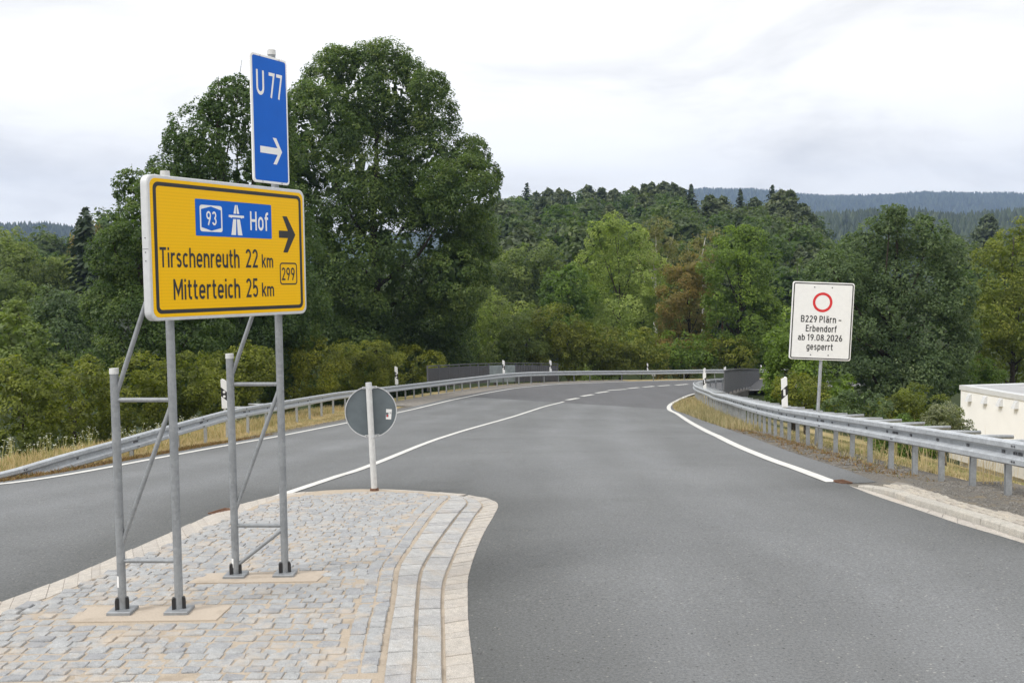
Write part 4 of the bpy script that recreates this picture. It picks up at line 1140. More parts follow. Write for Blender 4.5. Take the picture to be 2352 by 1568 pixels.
cb = plate(cp, rrect(-hw, -hh, hw, hh, .05), -.03, 0, M_WHITE, cs, 'board', .006)
ringpoly(cp, rrect(-hw+.022, -hh+.022, hw-.022, hh-.022, .04), rrect(-hw+.045, -hh+.045, hw-.045, hh-.045, .025), M_BLACK, cb, .002, 'border_line')
flat(cp, rrect(-hw*.78, -hh*.80, hw*.78, hh*.74, .01, 2), M_DIRTYWHITE if False else M_WHITE, cb, .0015, 'text_sheet')
kx = 2*hw/653.0; ky = 2*hh/822.0
def cl(zx, zy):
    """local coordinates on the board from zoomed pixels"""
    dx, dy = zx-655, zy-520; c_, s_ = math.cos(.034), math.sin(.034)
    return (dx*c_+dy*s_)*kx, -(-dx*s_+dy*c_)*ky
ccx, ccy = cl(658, 320)
ringpoly(cp, [(ccx+a, ccy+b) for a, b in circ(104*kx)], [(ccx+a, ccy+b) for a, b in circ(77*kx)], M_RED, cb, .004, 'red_ring')
for s, lb, lt, rb in (('B229 Plärn -', (432, 526), (432, 455), (860, 541)), ('Erbendorf', (486, 627), (486, 557), (811, 638)),
                      ('ab 19.08.2026', (404, 717), (404, 650), (873, 735)), ('gesperrt', (497, 820), (497, 747), (775, 829))):
    fit_text(s, lb, lt, rb, M_BLACK, pl=cp, par=cb, conv=cl, lift=.004, sw=.155, space=.42, gap=.16)
for p in [(571, 160), (757, 166), (543, 874), (729, 880)]:
    a, b = cl(*p); MB().tube(cp.pt(a, b, 0), cp.pt(a, b, .006), .014, n=8).obj('bolt', M_DARKRAIL, cb)
for vq in (-.55, .55):
    o = MB().box(cp.pt(0, vq*hh, -.045), cp.u*.12, cp.v*.02, cp.n*.012).obj('clamp', M_ALU, cs)

# ------------------------------------------------------------------ guardrails
FR = [(.018, .310), (.060, .300), (.080, .282), (.080, .222), (.068, .206), (.012, .182), (.004, .172), (.004, .138), (.012, .128), (.068, .104), (.080, .088), (.080, .028), (.060, .010), (.018, 0)]
BK = [(a-.005, b) for a, b in FR[::-1]]
PROF = FR + BK
def beam_seg(name, P, N, ztop, m, parent, lift=0.0, bolts=True):
    V = []; n = len(PROF)
    for p, q, z in zip(P, N, ztop):
        V += [(p[0]+q[0]*(a+lift), p[1]+q[1]*(a+lift), z-.31+b) for a, b in PROF]
    F = [(i*n+k, i*n+(k+1) % n, (i+1)*n+(k+1) % n, (i+1)*n+k) for i in range(len(P)-1) for k in range(n)]
    F += [tuple(range(n))[::-1], tuple(range((len(P)-1)*n, len(P)*n))]
    o = mk(name, V, F, m, parent); auto_smooth(o, 30)
    return o
def cpost(h):
    """cold-formed C section, closed outline, standing up from z = 0"""
    o_ = [(-.05, -.03), (.05, -.03), (.05, -.012), (.042, -.012), (.042, -.024), (-.042, -.024), (-.042, .024), (.042, .024), (.042, .012), (.05, .012), (.05, .03), (-.05, .03)]
    n = len(o_); V = [(a, b, -.25) for a, b in o_] + [(a, b, h) for a, b in o_]
    F = [(i, (i+1) % n, n+(i+1) % n, n+i) for i in range(n)]
    F += [(n+0, n+1, n+4, n+5), (n+1, n+2, n+3, n+4), (n+0, n+5, n+6, n+11), (n+6, n+7, n+10, n+11), (n+7, n+8, n+9, n+10)]
    return V, F
def guardrail(label, RAIL, N, ztop, stations, slots, struts, seglen=4.0, ramp=None, group=None, bolt_until=40):
    s = np.concatenate([[0], np.cumsum(np.linalg.norm(np.diff(RAIL, axis=0), axis=1))])
    c = Vector((*RAIL[len(RAIL)//3], ztop[len(RAIL)//3]-.75))
    g = empty('guardrail', c, label, 'guardrail')
    zt = ztop if ramp is None else ztop - ramp
    k0 = 0; i = 0
    while k0 < len(RAIL)-1:
        k1 = min(len(RAIL)-1, k0+int(seglen/.25))
        a = max(0, k0-1)
        b = beam_seg('beam', RAIL[a:k1+1], N[a:k1+1], zt[a:k1+1], M_BEAM, g, .0035 if i % 2 else 0)
        y = RAIL[k1][1]
        if y < bolt_until:
            mb = MB(); d = RAIL[min(k1+1, len(RAIL)-1)]-RAIL[k1-1]; d /= np.linalg.norm(d); q = N[k1]
            T = Vector((d[0], d[1], (zt[min(k1+1, len(zt)-1)]-zt[k1-1])/.5)); Q = Vector((q[0], q[1], 0)); p = Vector((*RAIL[k1], zt[k1]))
            for ds_, dz, of in ((-.07, -.06, .088), (-.13, -.06, .088), (-.07, -.25, .088), (-.13, -.25, .088)):
                c0 = p + T*ds_ + Vector((0, 0, dz)) + Q*of; mb.tube(c0-Q*.008, c0+Q*.007, .013, n=8)
            for ds_, w_ in ((-.16, .012), (-.10, .022), (-.03, .012), (.03, .012)):
                mb.box(p + T*ds_ + Vector((0, 0, -.155)) + Q*.013, T*w_, Vector((0, 0, .017)), Q*.006)
            mk('joint_bolt', mb.V, mb.F, M_DARKRAIL, b)
        k0 = k1; i += 1
    pv, pf = cpost(1.0); pm = mesh('post', pv, pf, M_GALV)
    sv = MB().tube((0, 0, 0), (0, -.60, 0), .027, .027, n=10)
    sm_ = mesh('strut', sv.V, sv.F, M_GALV, True)
    bx_ = MB().box((0, .012, 0), (.03, 0, 0), (0, .007, 0), (0, 0, .017)); bm_ = mesh('slot_plate', bx_.V, bx_.F, M_DARKRAIL)
    for q in stations:
        if q > s[-1]: break
        x, y = np.interp(q, s, RAIL[:, 0]), np.interp(q, s, RAIL[:, 1]); z = np.interp(q, s, zt)
        nx, ny = np.interp(q, s, N[:, 0]), np.interp(q, s, N[:, 1])
        zg = float(zterr(x-nx*.06, y-ny*.06)); h = z-.045-zg
        if h < .12: continue
        a = math.atan2(ny, nx)+random.uniform(-.04, .04)
        o = link('post', pm, g, (x-nx*.056, y-ny*.056, zg), (random.uniform(-.012, .012), random.uniform(-.02, .02), a), (.78, .78, h))
        if struts(q, y): link('strut', sm_, g, (x-nx*.0, y-ny*.0, z-.038), (random.uniform(-.03, .03), 0, a-math.pi/2))
        if slots and y < 40: link('slot_plate', bm_, g, (x, y, z-.155), (0, 0, a-math.pi/2))
    return g
sR = np.concatenate([[0], np.cumsum(np.linalg.norm(np.diff(RRAIL, axis=0), axis=1))])
q0 = np.interp(12.31, RRAIL[:, 1], sR)
guardrail('galvanised guardrail with close set posts along the inner side of the bend', RRAIL, -rn, rtop, q0 - 6 + np.arange(0, 86, 1.0), True, lambda q, y: y < 66)
sL = np.concatenate([[0], np.cumsum(np.linalg.norm(np.diff(LRAIL, axis=0), axis=1))])
ramp = np.interp(sL, [0, 3.0, 5.2, 7.2, 12.0, 13.5], [.82, .74, .50, .34, .02, 0])
stL = list(np.interp([18.5, 20.8, 23.33, 25.38], LRAIL[:, 1], sL)); q = stL[-1]
while q < sL[-1]:
    y = np.interp(q, sL, LRAIL[:, 1]); x = np.interp(q, sL, LRAIL[:, 0])
    q += 2.0 if y < 44 else (1.33 if x < 5 else 2.7); stL.append(q)
guardrail('galvanised guardrail along the outer side of the bend with its end ramped into the ground', LRAIL, ln, ltop, stL, True, lambda q, y: 27.5 < y < 31.5)

# ------------------------------------------------------------------ delineator posts
def delineator(p_foot, h, face, label, dots, scale=1.0, lean=0.0, cut=1):
    """three-sided white marker post; face = viewing direction it shows to"""
    g = empty('delineator_post', p_foot, label, 'marker post', 'marker posts along the guardrails')
    f = Vector((face[0], face[1], 0)).normalized(); r_ = Vector((f.y, -f.x, 0))
    up = Vector((0, 0, 1)) + r_*lean; up.normalize()
    wv = .061*scale; dp_ = .10*scale; P0 = Vector(p_foot)
    pl = Plane(P0 + f*dp_*.5, f.cross(Vector((0, 0, 1)))*-1, up)
    if pl.n.dot(f) < 0: pl = Plane(P0 + f*dp_*.5, f.cross(Vector((0, 0, 1))), up)
    W = wv; d1 = .034*scale*cut
    d1 = abs(d1); hl, hr_ = (h, h-d1) if cut > 0 else (h-d1, h)
    outl = [(-W, 0), (W, 0), (W, hr_-.015), (W-.012, hr_+(.004 if cut > 0 else 0)), (-W+.012, hl+(0 if cut > 0 else .004)), (-W, hl-.015)]
    n = len(outl)
    V = [pl.pt(a, b, 0) for a, b in outl] + [pl.pt(a*.35, b, -dp_) for a, b in outl]
    o = mk('body', V, [tuple(range(n)), tuple(range(n, 2*n))[::-1]] + [(i, n+i, n+(i+1) % n, (i+1) % n) for i in range(n)], M_WHITE, g)
    sl = .115*scale*cut; b0, b1 = h*.335, h*.64
    e_ = W+.0015
    band = [(-e_, b0+sl/2), (e_, b0-sl/2), (e_, b1-sl/2), (-e_, b1+sl/2)]
    V = [pl.pt(a, b, .0025) for a, b in band] + [pl.pt(a*.36, b, -dp_-.002) for a, b in band]
    mk('black_band', V, [(0, 1, 2, 3), (0, 4, 5, 1), (2, 6, 7, 3), (1, 5, 6, 2), (0, 3, 7, 4), (4, 7, 6, 5)], M_BLACK, g)
    mid = (b0+b1)/2
    if dots:
        for dv in (-(b1-b0)*.25, (b1-b0)*.25):
            mk('reflector', [pl.pt(a, b+mid+dv, .0055) for a, b in circ(min(.027*scale, (b1-b0)*.15), 16)], [tuple(range(16))], M_WHITE, g)
    else:
        mk('reflector', [pl.pt(a, b, .0055) for a, b in ((-.021*scale, mid-(b1-b0)*.36), (.021*scale, mid-(b1-b0)*.36), (.021*scale, mid+(b1-b0)*.36), (-.021*scale, mid+(b1-b0)*.36))], [(0, 1, 2, 3)], M_WHITE, g)
    MB().box(P0 + Vector((0, 0, -.03)), r_*.035, f*.03, (0, 0, .03)).obj('bracket', M_DIRTYWHITE, g)
    return g
def near_rail(px, RAIL, ztop, N, back=.12):
    best = None
    for (x, y), z, q in zip(RAIL, ztop, N):
        u = proj((x-q[0]*back, y-q[1]*back, z))[0]
        if best is None or abs(u-px) < best[0]: best = (abs(u-px), x-q[0]*back, y-q[1]*back, z)
    return Vector(best[1:])
toC = lambda p: (-p.x, -p.y)
def delin(px, ytop, ybot, RAIL, ztop, N, label, dots, cut, lean=.02, rail_i=None, back=.12):
    p = near_rail(px, RAIL, ztop, N, back) if rail_i is None else rail_i
    z0 = vtop(p, px, ybot); z1 = vtop(p, px, ytop); p.z = z0
    return delineator(p, z1-z0, toC(p), label, dots, min(1.35, max(.8, (z1-z0)/.62)), lean, cut)
delin(514.5, 870, 937, LRAIL, ltop, ln, 'white marker post with two round reflectors beside the sign stand post', True, 1)
delin(912, 841, 882, LRAIL, ltop, ln, 'white marker post with two round reflectors just past the round grey sign', True, 1)
delin(1158, 827, 857, LRAIL, ltop, ln, 'white marker post in front of the pale panels of the bridge railing', True, 1)
delin(1267.5, 827, 853, LRAIL, ltop, ln, 'white marker post at the far end of the panelled bridge railing', True, 1)
delin(1487, 834, 850, LRAIL, ltop, ln, 'small white marker post on the straight far guardrail before the trees', True, 1)
delin(1803, 865, 934, RRAIL[RRAIL[:, 1] < 40], rtop[RRAIL[:, 1] < 40], -rn[RRAIL[:, 1] < 40], 'white marker post with one tall reflector standing by the closure notice', False, -1, .035)
pR = RRAIL[:, 1] < 52
delin(1619.5, 855, 895, RRAIL[pR], rtop[pR], -rn[pR], 'white marker post with one tall reflector on the tip of the inner guardrail bend', False, -1, .03)
p = near_rail(1618, RRAIL[RRAIL[:, 1] > 59], rtop[RRAIL[:, 1] > 59], -rn[RRAIL[:, 1] > 59])
delin(1617.5, 845, 873, None, None, None, 'white marker post peeking out above the one on the tip of the bend', False, -1, .03, p)
p = near_rail(1664, RRAIL[RRAIL[:, 1] > 60], rtop[RRAIL[:, 1] > 60], -rn[RRAIL[:, 1] > 60])
delin(1664.5, 842, 868, None, None, None, 'white marker post half hidden by the near end of the dark curved railing', False, -1, .02, p)
p = near_rail(1746, LRAIL, ltop, ln)
delin(1746, 838, 850, None, None, None, 'tiny white marker post beyond the far end of the dark curved railing', True, 1, .02, p)

# ------------------------------------------------------------------ bridge railings
br = empty('bridge_railing', at(1130, 880, 66), 'long dark panelled bridge railing with two pale panels behind the outer guardrail', 'railing')
zz4D = lambda a, b: ((840+a*.2806)/1.0884, (900+b*.2806)/1.0884)
bx_px = [815, 920, 1012, 1102, 1188, 1272, 1352, 1480, 1605, 1680, 1755, 1832, 1905, 1985]
bx_D = [zz4D(a, 0)[0] for a in bx_px]
topD = lambda px: np.interp(px, [983, 1075, 1150, 1220, 1283], [841.5, 836.5, 834.3, 834.3, 835.6])
offL = LRAIL - ln*1.55
railpts = []
for px in bx_D:
    i = int(np.argmin([abs(proj((x, y, z))[0]-px) for (x, y), z in zip(offL, ltop)]))
    x, y = offL[i]; zt_ = vtop(Vector((x, y, 0)), px, float(topD(px))); railpts.append((x, y, zt_))
for i, (x, y, z) in enumerate(railpts):
    t = Vector(railpts[min(i+1, 13)])-Vector(railpts[max(0, i-1)]); t.z = 0; t.normalize(); nn = Vector((t.y, -t.x, 0))
    MB().box((x, y, z-.75), t*.035, nn*.035, (0, 0, .76)).obj('post', M_DARKRAIL, br)
    if i < 13:
        a, b = Vector((x, y, z)), Vector(railpts[i+1]); d = (b-a); L = d.length; dn = d.normalized()
        ctr = (a+b)/2
        pal = i in (6, 7)
        m = M_PANELL if pal else M_DARKRAIL
        pn = MB()
        pn.box(ctr - Vector((0, 0, .72)), dn*(L/2-.04), nn*.012, (0, 0, .60)); pn = pn.obj('panel', m, br)
        if not pal:
            bm2 = MB(); k = int(L/.16)
            for j in range(1, k): bm2.box(a + d*(j/k) - Vector((0, 0, .72)) + nn*.026, dn*.02, nn*.013, (0, 0, .59))
            bm2.obj('slat', M_DARKRAIL, pn)['kind'] = 'stuff'
        MB().box(ctr + Vector((0, 0, .02)), dn*(L/2+.0005), nn*.05, (0, 0, .028)).obj('handrail', M_DARKRAIL, br)
b2 = empty('bridge_railing', at(1700, 880, 66), 'dark curved bridge railing of upright bars on the inner side of the bend', 'railing')
zs = lambda a, b: ((1600+a*.17007)/1.0884, (880+b*.17007)/1.0884)
tp = [(1240, 272), (1262, 268), (1300, 260), (1380, 250), (1480, 246), (1580, 244), (1680, 245), (1750, 250)]
bt = [(1240, 600), (1262, 602), (1300, 588), (1380, 560), (1480, 532), (1580, 508), (1680, 494), (1750, 482)]
dep = [54, 54.6, 55.8, 58.5, 62.5, 67, 72.5, 77]
T_ = []; B_ = []
for (a, b), (c, d), y in zip(tp, bt, dep):
    T_.append(list(at(*zs(a, b), y))); B_.append(list(at(*zs(c, d), y)))
T_ = resample(np.array(T_), n=13); B_ = resample(np.array(B_), n=13)
for i in range(13):
    a, b = Vector(T_[i]), Vector(T_[min(i+1, 12)]); c = Vector(B_[i])
    t = Vector(T_[min(i+1, 12)])-Vector(T_[max(0, i-1)]); t.z = 0; t.normalize(); nn = Vector((t.y, -t.x, 0))
    MB().box((a.x, a.y, (a.z+c.z)/2-.12), t*.03, nn*.035, (0, 0, (a.z-c.z)/2+.12)).obj('post', M_DARKRAIL, b2)
    if i < 12:
        c1 = Vector(B_[i+1]); d = b-a; L = d.length; k = 15; mb = MB()
        for j in range(k+1):
            f = (j+.5)/(k+1); p0 = a.lerp(b, f); p1 = c.lerp(c1, f); mb.box((p0.x, p0.y, (p0.z+p1.z)/2), d.normalized()*.022, nn*.028, (0, 0, (p0.z-p1.z)/2-.02))
        mb.obj('bar_panel', M_DARKRAIL, b2)
        MB().box((a+b)/2, d.normalized()*(L/2), nn*.055, (0, 0, .03)).obj('handrail', M_DARKRAIL, b2)
        MB().box((c+c1)/2 + Vector((0, 0, .03)), (c1-c).normalized()*(L/2), nn*.03, (0, 0, .02)).obj('bottom_rail', M_DARKRAIL, b2)
# concrete edge of the bridge below it
V = []; n_ = 13
for i in range(13):
    a, c = Vector(T_[i]), Vector(B_[i]); t = Vector(T_[min(i+1, 12)])-Vector(T_[max(0, i-1)]); t.z = 0; t.normalize(); nn = Vector((t.y, -t.x, 0))
    top = c.z - .14
    base_ = Vector((c.x, c.y, top))
    V += [base_ + nn*.28, base_ + nn*.28 - Vector((0, 0, .95)), base_ - nn*.9 - Vector((0, 0, .95)), base_ - nn*.9]
F = [(i*4+k, i*4+(k+1) % 4, (i+1)*4+(k+1) % 4, (i+1)*4+k) for i in range(12) for k in range(4)] + [(0, 1, 2, 3), (51, 50, 49, 48)]
tag(mk('bridge_deck', V, F, M_DARKCONC), 'weathered concrete edge of the bridge under the dark curved railing', kind='structure')

# ------------------------------------------------------------------ white flat-roofed building
YB = 47.0
K0 = at(2207, 884, YB); zroof = K0.z
K1 = on_z(2352, 908, zroof); dB = (K1-K0); dB.z = 0; dB.normalize(); nB = Vector((-dB.y, dB.x, 0))
if nB.x < 0: nB = -nB
K2 = K0 + dB*24; zbot = zroof - 4.6
bd = empty('flat_roofed_building', (K0.x, K0.y, zbot), 'white rendered building with a flat grey roof beyond the grass slope', 'building')
dp_b = 16.0
# wall block
V = [K0, K2, K2+nB*dp_b, K0+nB*dp_b]
V = [Vector((v.x, v.y, zbot)) for v in V] + [Vector((v.x, v.y, zroof-.22)) for v in V]
mk('wall', V, [(0, 1, 5, 4), (1, 2, 6, 5), (2, 3, 7, 6), (3, 0, 4, 7)], M_RENDER, bd)
# roof slab: low metal upstand round a membrane
def ringbox(p, q, za, zb, inset0, inset1, m, name):
    o_ = [K0 - dB*inset0 - nB*inset0, K2 + dB*inset0 - nB*inset0, K2 + dB*inset0 + nB*(dp_b+inset0), K0 - dB*inset0 + nB*(dp_b+inset0)]
    i_ = [K0 + dB*inset1 + nB*inset1, K2 - dB*inset1 + nB*inset1, K2 - dB*inset1 + nB*(dp_b-inset1), K0 + dB*inset1 + nB*(dp_b-inset1)]
    V = [Vector((v.x, v.y, za)) for v in o_] + [Vector((v.x, v.y, zb)) for v in o_] + [Vector((v.x, v.y, zb)) for v in i_] + [Vector((v.x, v.y, za)) for v in i_]
    F = []
    for k in range(4):
        j = (k+1) % 4; F += [(k, j, 4+j, 4+k), (4+k, 4+j, 8+j, 8+k), (8+k, 8+j, 12+j, 12+k), (12+k, 12+j, j, k)]
    return mk(name, V, F, m, bd)
ringbox(0, 0, zroof-.22, zroof, .05, .38, M_ROOFEDGE, 'roof_edge')
V = [K0 + dB*.38 + nB*.38, K2 - dB*.38 + nB*.38, K2 - dB*.38 + nB*(dp_b-.38), K0 + dB*.38 + nB*(dp_b-.38)]
mk('roof', [Vector((v.x, v.y, zroof-.10)) for v in V], [(0, 1, 2, 3)], M_ROOF, bd)
wallp = Plane(K0, dB if dB.cross(Vector((0, 0, 1))).dot(-nB) > 0 else -dB, (0, 0, 1))
for px, py in ((2228, 913), (2263.5, 918), (2299, 923.5), (2335, 929)):
    a, b = wallp.uv(px, py); s = .14
    mb = MB()
    V = [wallp.pt(a+i*s, b+j, k) for i, j, k in ((-1, -.17, 0), (1, -.17, 0), (1, .17, 0), (-1, .17, 0), (-.8, -.17, .20), (.8, -.17, .20), (.62, .12, .08), (-.62, .12, .08))]
    mb.add(V, [(4, 5, 6, 7), (0, 4, 7, 3), (1, 2, 6, 5), (3, 7, 6, 2)])
    h_ = mb.obj('vent_hood', M_ROOFEDGE, bd)
    MB().box(wallp.pt(a, b-.12, .06), wallp.u*s*.7, wallp.v*.03, wallp.n*.05).obj('vent_opening', M_DARKRAIL, h_)
pz = on_z(2352, 1068, 0)
gz = zbot
dd_ = ray(2352, 1060); 
# pale plinth along the foot of the facade
zp_ = CAM_H + dd_.z*(K1.y/dd_.y)
MB().box((K0+K2)/2 + Vector((0, 0, (zp_-.3)-K0.z)) - nB*.25, dB*12.1, nB*.25, (0, 0, .30)).obj('plinth', M_PLINTH, bd)

# ------------------------------------------------------------------ trees and shrubs
def leaves(rng, pos, nrm_out, size, aspect=.55, up=.5, jit=.8):
    """rhombic leaves, one quad each"""
    n = len(pos)
    nn = nrm_out*.9 + np.array([0, 0, up*1.5]) + rng.normal(0, jit, (n, 3)); nn /= np.linalg.norm(nn, axis=1)[:, None]+1e-9
    t = rng.normal(0, 1, (n, 3)); t -= nn*np.sum(t*nn, 1)[:, None]; t /= np.linalg.norm(t, axis=1)[:, None]+1e-9
    b = np.cross(nn, t); s = size*rng.uniform(.65, 1.25, n)
    L = t*(s*.5)[:, None]; Wd = b*(s*.5*aspect)[:, None]
    return np.stack([pos-L, pos+Wd-L*.1, pos+L, pos-Wd-L*.1], 1)
def sph(rng, n):
    v = rng.normal(0, 1, (n, 3)); return v/(np.linalg.norm(v, axis=1)[:, None]+1e-9)
def crown(rng, lobes, leaf, cover=2.0, sub=.34, view=None, spray=.25, jit=.55, aspect=.55, nsub=26, cull=.74):
    """lobes: (centre xyz, radius or (rx,ry,rz)); leaves gathered in small clumps over each lobe"""
    Cs = np.array([l[0] for l in lobes], float); Rs = np.array([np.ones(3)*l[1] if np.isscalar(l[1]) else l[1] for l in lobes], float)
    Q = []; Tn = []
    area = leaf*leaf*aspect*.5
    for i, (c, r) in enumerate(zip(Cs, Rs)):
        rm = r.mean(); ns = nsub
        d = sph(rng, ns); sc = c + d*r*rng.uniform(.70, .98, (ns, 1))
        srad = rm*sub*rng.uniform(.7, 1.35, ns); kinds = np.zeros(ns)
        ne = int(ns*spray*2)
        if ne:
            d2 = sph(rng, ne); d2[:, 2] = np.abs(d2[:, 2])*.8 + d2[:, 2]*.2; d2 /= np.linalg.norm(d2, axis=1)[:, None]
            sc = np.concatenate([sc, c + d2*r*rng.uniform(.96, 1.08, (ne, 1))]); d = np.concatenate([d, d2])
            srad = np.concatenate([srad, rm*sub*rng.uniform(.22, .42, ne)])
        # drop clumps buried in other lobes
        keep = np.ones(len(sc), bool)
        for j in range(len(Cs)):
            if j != i: keep &= np.linalg.norm((sc-Cs[j])/Rs[j], axis=1) > cull
        if view is not None:
            vd = view-c; vd = vd/np.linalg.norm(vd); back = (d@vd < -.35); keep &= ~(back & (rng.uniform(0, 1, len(sc)) < .5))
        for s, dr, rr_ in zip(sc[keep], d[keep], srad[keep]):
            n = max(4, int(cover*1.6*math.pi*rr_*rr_/area*.55))
            v = sph(rng, n); m = v@(dr+np.array([0, 0, .45])) > -.35; v = v[m]; n = len(v)
            if n == 0: continue
            p = s + v*rr_*rng.uniform(.62, 1.06, (n, 1))*np.array([1, 1, .85])
            Q.append(leaves(rng, p, v*.5+dr*.5, leaf, aspect, .5, jit))
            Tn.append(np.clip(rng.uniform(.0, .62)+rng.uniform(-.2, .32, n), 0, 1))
        # oversized darker leaf quads added inside each lobe to block light and view
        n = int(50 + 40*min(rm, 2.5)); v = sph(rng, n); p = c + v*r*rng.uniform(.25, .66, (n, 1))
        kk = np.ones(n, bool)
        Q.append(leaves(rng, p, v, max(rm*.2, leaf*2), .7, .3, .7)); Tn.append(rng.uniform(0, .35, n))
    return np.concatenate(Q), np.concatenate(Tn)
CAMV = np.array([0, 0, CAM_H])
NTRI = [0]
def trunk_obj(rng, foot, lobes, r0, m, parent, top=None, limbs=True, nside=8, lmax=14):
    foot = Vector(foot); cs = [Vector(l[0]) for l in lobes]; mean = sum(cs, Vector())/len(cs)
    zt = top or max(c.z for c in cs); mb = MB(); hgt = zt-foot.z
    pts = []; rs_l = []
    for k in range(8):
        f = k/7; p = foot.lerp(Vector((mean.x, mean.y, zt)), f); p += Vector((rng.normal(0, .012)*hgt*f, rng.normal(0, .012)*hgt*f, 0))
        pts.append(p); rs_l.append(r0*(1-.9*f)*(1.35 if k == 0 else 1))
    pts[0].z -= .3
    mb.path(pts, rs_l, nside)
    if limbs:
        for c in cs[:lmax]:
            f = min(.85, max(.16, (c.z-foot.z)/hgt*.62)); i = min(6, int(f*7)); s = pts[i].lerp(pts[i+1], f*7-i)
            r = r0*(1-.85*f)*.5; mid = s.lerp(c, .5) + Vector((rng.normal(0, .2), rng.normal(0, .2), -.1*(c-s).length))
            mb.path([s, s.lerp(mid, .6), mid, mid.lerp(c, .6), c + (c-mid)*.35], [r, r*.8, r*.6, r*.4, r*.12], 6)
    o = mb.obj('trunk', m, parent, True); return o
def tree(name, cat, label, lobes_px, depth, lm, leaf=None, cover=2.0, trunk_r=.2, bark=None, group=None, seed=1, flat_=1.0, spray=.25, sub=.34, foot_px=None, deep=.8,
         jit=.55, nsub=26, limbs=True, aspect=.55, foot=None, cull=.74):
    rng = np.random.default_rng(seed); L = []
    k = depth/FOC
    for q in lobes_px:
        px, py, r = q[:3]; dz = q[3] if len(q) > 3 else rng.uniform(-.8, .8)*max(l[2] for l in lobes_px)*k*deep
        rz = (q[4] if len(q) > 4 else 1.0)
        p = at(px, py, depth+dz); L.append((np.array(p), np.array([r*k, r*k*.95, r*k*rz*flat_])))
    xs = np.mean([l[0] for l in L], 0)
    if foot is None:
        fx_ = xs[0] if foot_px is None else at(foot_px, 900, depth).x
        foot = (fx_, depth, float(zterr(fx_, depth)))
    e_ = empty(name, foot, label, cat, group)
    leaf = leaf or max(.085, depth*.0031)
    q, t = crown(rng, L, leaf, cover, sub, CAMV, spray, jit, aspect, nsub, cull)
    q = q - np.array(foot); NTRI[0] += len(q)*2
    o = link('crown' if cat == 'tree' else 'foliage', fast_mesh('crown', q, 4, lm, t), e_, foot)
    if trunk_r: trunk_obj(rng, foot, L, trunk_r, bark or M_BARK, e_, limbs=limbs)
    return e_

OAK = [(790, 215, 100), (880, 205, 105), (955, 260, 90), (725, 300, 105), (1000, 375, 100), (900, 390, 160), (775, 450, 165), (1055, 440, 85), (1035, 560, 105), (880, 600, 190),
       (760, 650, 150), (985, 690, 115), (900, 780, 160), (780, 800, 135), (1085, 355, 42), (1115, 410, 40), (700, 760, 115), (1050, 640, 75), (1010, 800, 90),
       (765, 145, 36), (800, 150, 40), (862, 160, 42), (925, 165, 42), (985, 205, 42), (700, 225, 38), (690, 420, 90), (680, 560, 110), (940, 860, 90), (820, 880, 90), (670, 310, 66), (655, 390, 80), (640, 480, 90), (700, 640, 90), (1090, 560, 60)]
tree('oak_tree', 'tree', 'tallest dark green broad tree rising behind the sign and outer guardrail', OAK, 73, L_OAK, .205, 1.9, .5, seed=21, sub=.22, nsub=120)
OAK2 = [(545, 270, 80), (480, 325, 90), (425, 330, 48), (600, 340, 95), (550, 440, 120), (455, 430, 80), (600, 560, 130), (500, 600, 130), (560, 720, 125), (470, 735, 115), (545, 205, 34), (500, 245, 38),
        (420, 560, 80), (640, 700, 110), (600, 820, 100), (500, 850, 100), (620, 260, 50), (400, 400, 55), (400, 480, 70)]
tree('oak_tree', 'tree', 'dark green broad tree standing directly behind the yellow sign board', OAK2, 50, L_OAK, .155, 1.9, .34, seed=22, sub=.22, nsub=105)
OAK3 = [(305, 430, 42), (305, 492, 46), (345, 520, 74), (266, 582, 60), (300, 650, 92), (385, 650, 100), (335, 760, 105), (250, 700, 62), (370, 860, 100), (280, 860, 90), (430, 780, 95), (256, 560, 38), (365, 440, 50)]
tree('oak_tree', 'tree', 'dark narrow broadleaf tree at the outer edge of the group behind the sign board', OAK3, 43, L_OAK, .135, 1.9, .24, seed=23, sub=.23, nsub=80)

# hedge and shrubs on the outer bank
HG = [((40, 960, 85), (95, 905, 70), (20, 880, 60), (60, 1010, 60)), ((170, 930, 90), (215, 880, 62), (130, 985, 70)), ((285, 930, 85), (330, 880, 70), (260, 980, 66)),
      ((395, 915, 80), (440, 870, 66), (380, 970, 55)), ((520, 880, 76), (575, 850, 66), (500, 925, 50)), ((665, 860, 75), (720, 840, 70), (640, 900, 48)),
      ((800, 850, 70), (860, 840, 62), (770, 875, 40)), ((940, 850, 55), (985, 850, 42), (900, 862, 36))]
hl = ['yellowish green shrub hanging over the ramped end of the outer guardrail', 'rounded hedge shrub behind the near stand post of the sign', 'dense hedge shrub seen between the two sign stands',
      'hedge shrub behind the far post of the near sign stand', 'hedge shrub behind the marker post beside the sign stand', 'dark shrub behind the far sign stand under the big trees',
      'low dark shrub behind the round grey sign', 'low shrub ending beside the panelled bridge railing']
for i, (h, l) in enumerate(zip(HG, hl)):
    tree('hedge_shrub', 'shrub', l, h, 29+i*2.6 if i < 5 else (49, 59, 68)[i-5], L_HEDGE, .115 if i < 4 else .125, 2.2, .06, group='hedge shrubs along the outer bank', seed=40+i, sub=.25, nsub=44, deep=.5, spray=.3, limbs=True)
tree('ash_tree', 'tree', 'light green young tree with upright shoots at the edge of the outer bank', [(35, 720, 34), (20, 770, 55), (70, 800, 52), (30, 850, 80), (110, 840, 50), (90, 880, 60), (-20, 800, 60), (160, 860, 40)], 37, L_WOOD, .15, 1.8, .1, seed=51, spray=.5)
tree('maple_tree', 'tree', 'grey green rounded tree between the pale shrubs and the dark group', [(150, 730, 66), (120, 700, 44), (195, 750, 62), (130, 780, 76), (180, 810, 80), (225, 800, 60), (95, 780, 56)], 62, L_BLUE, .2, 1.9, .2, seed=52)
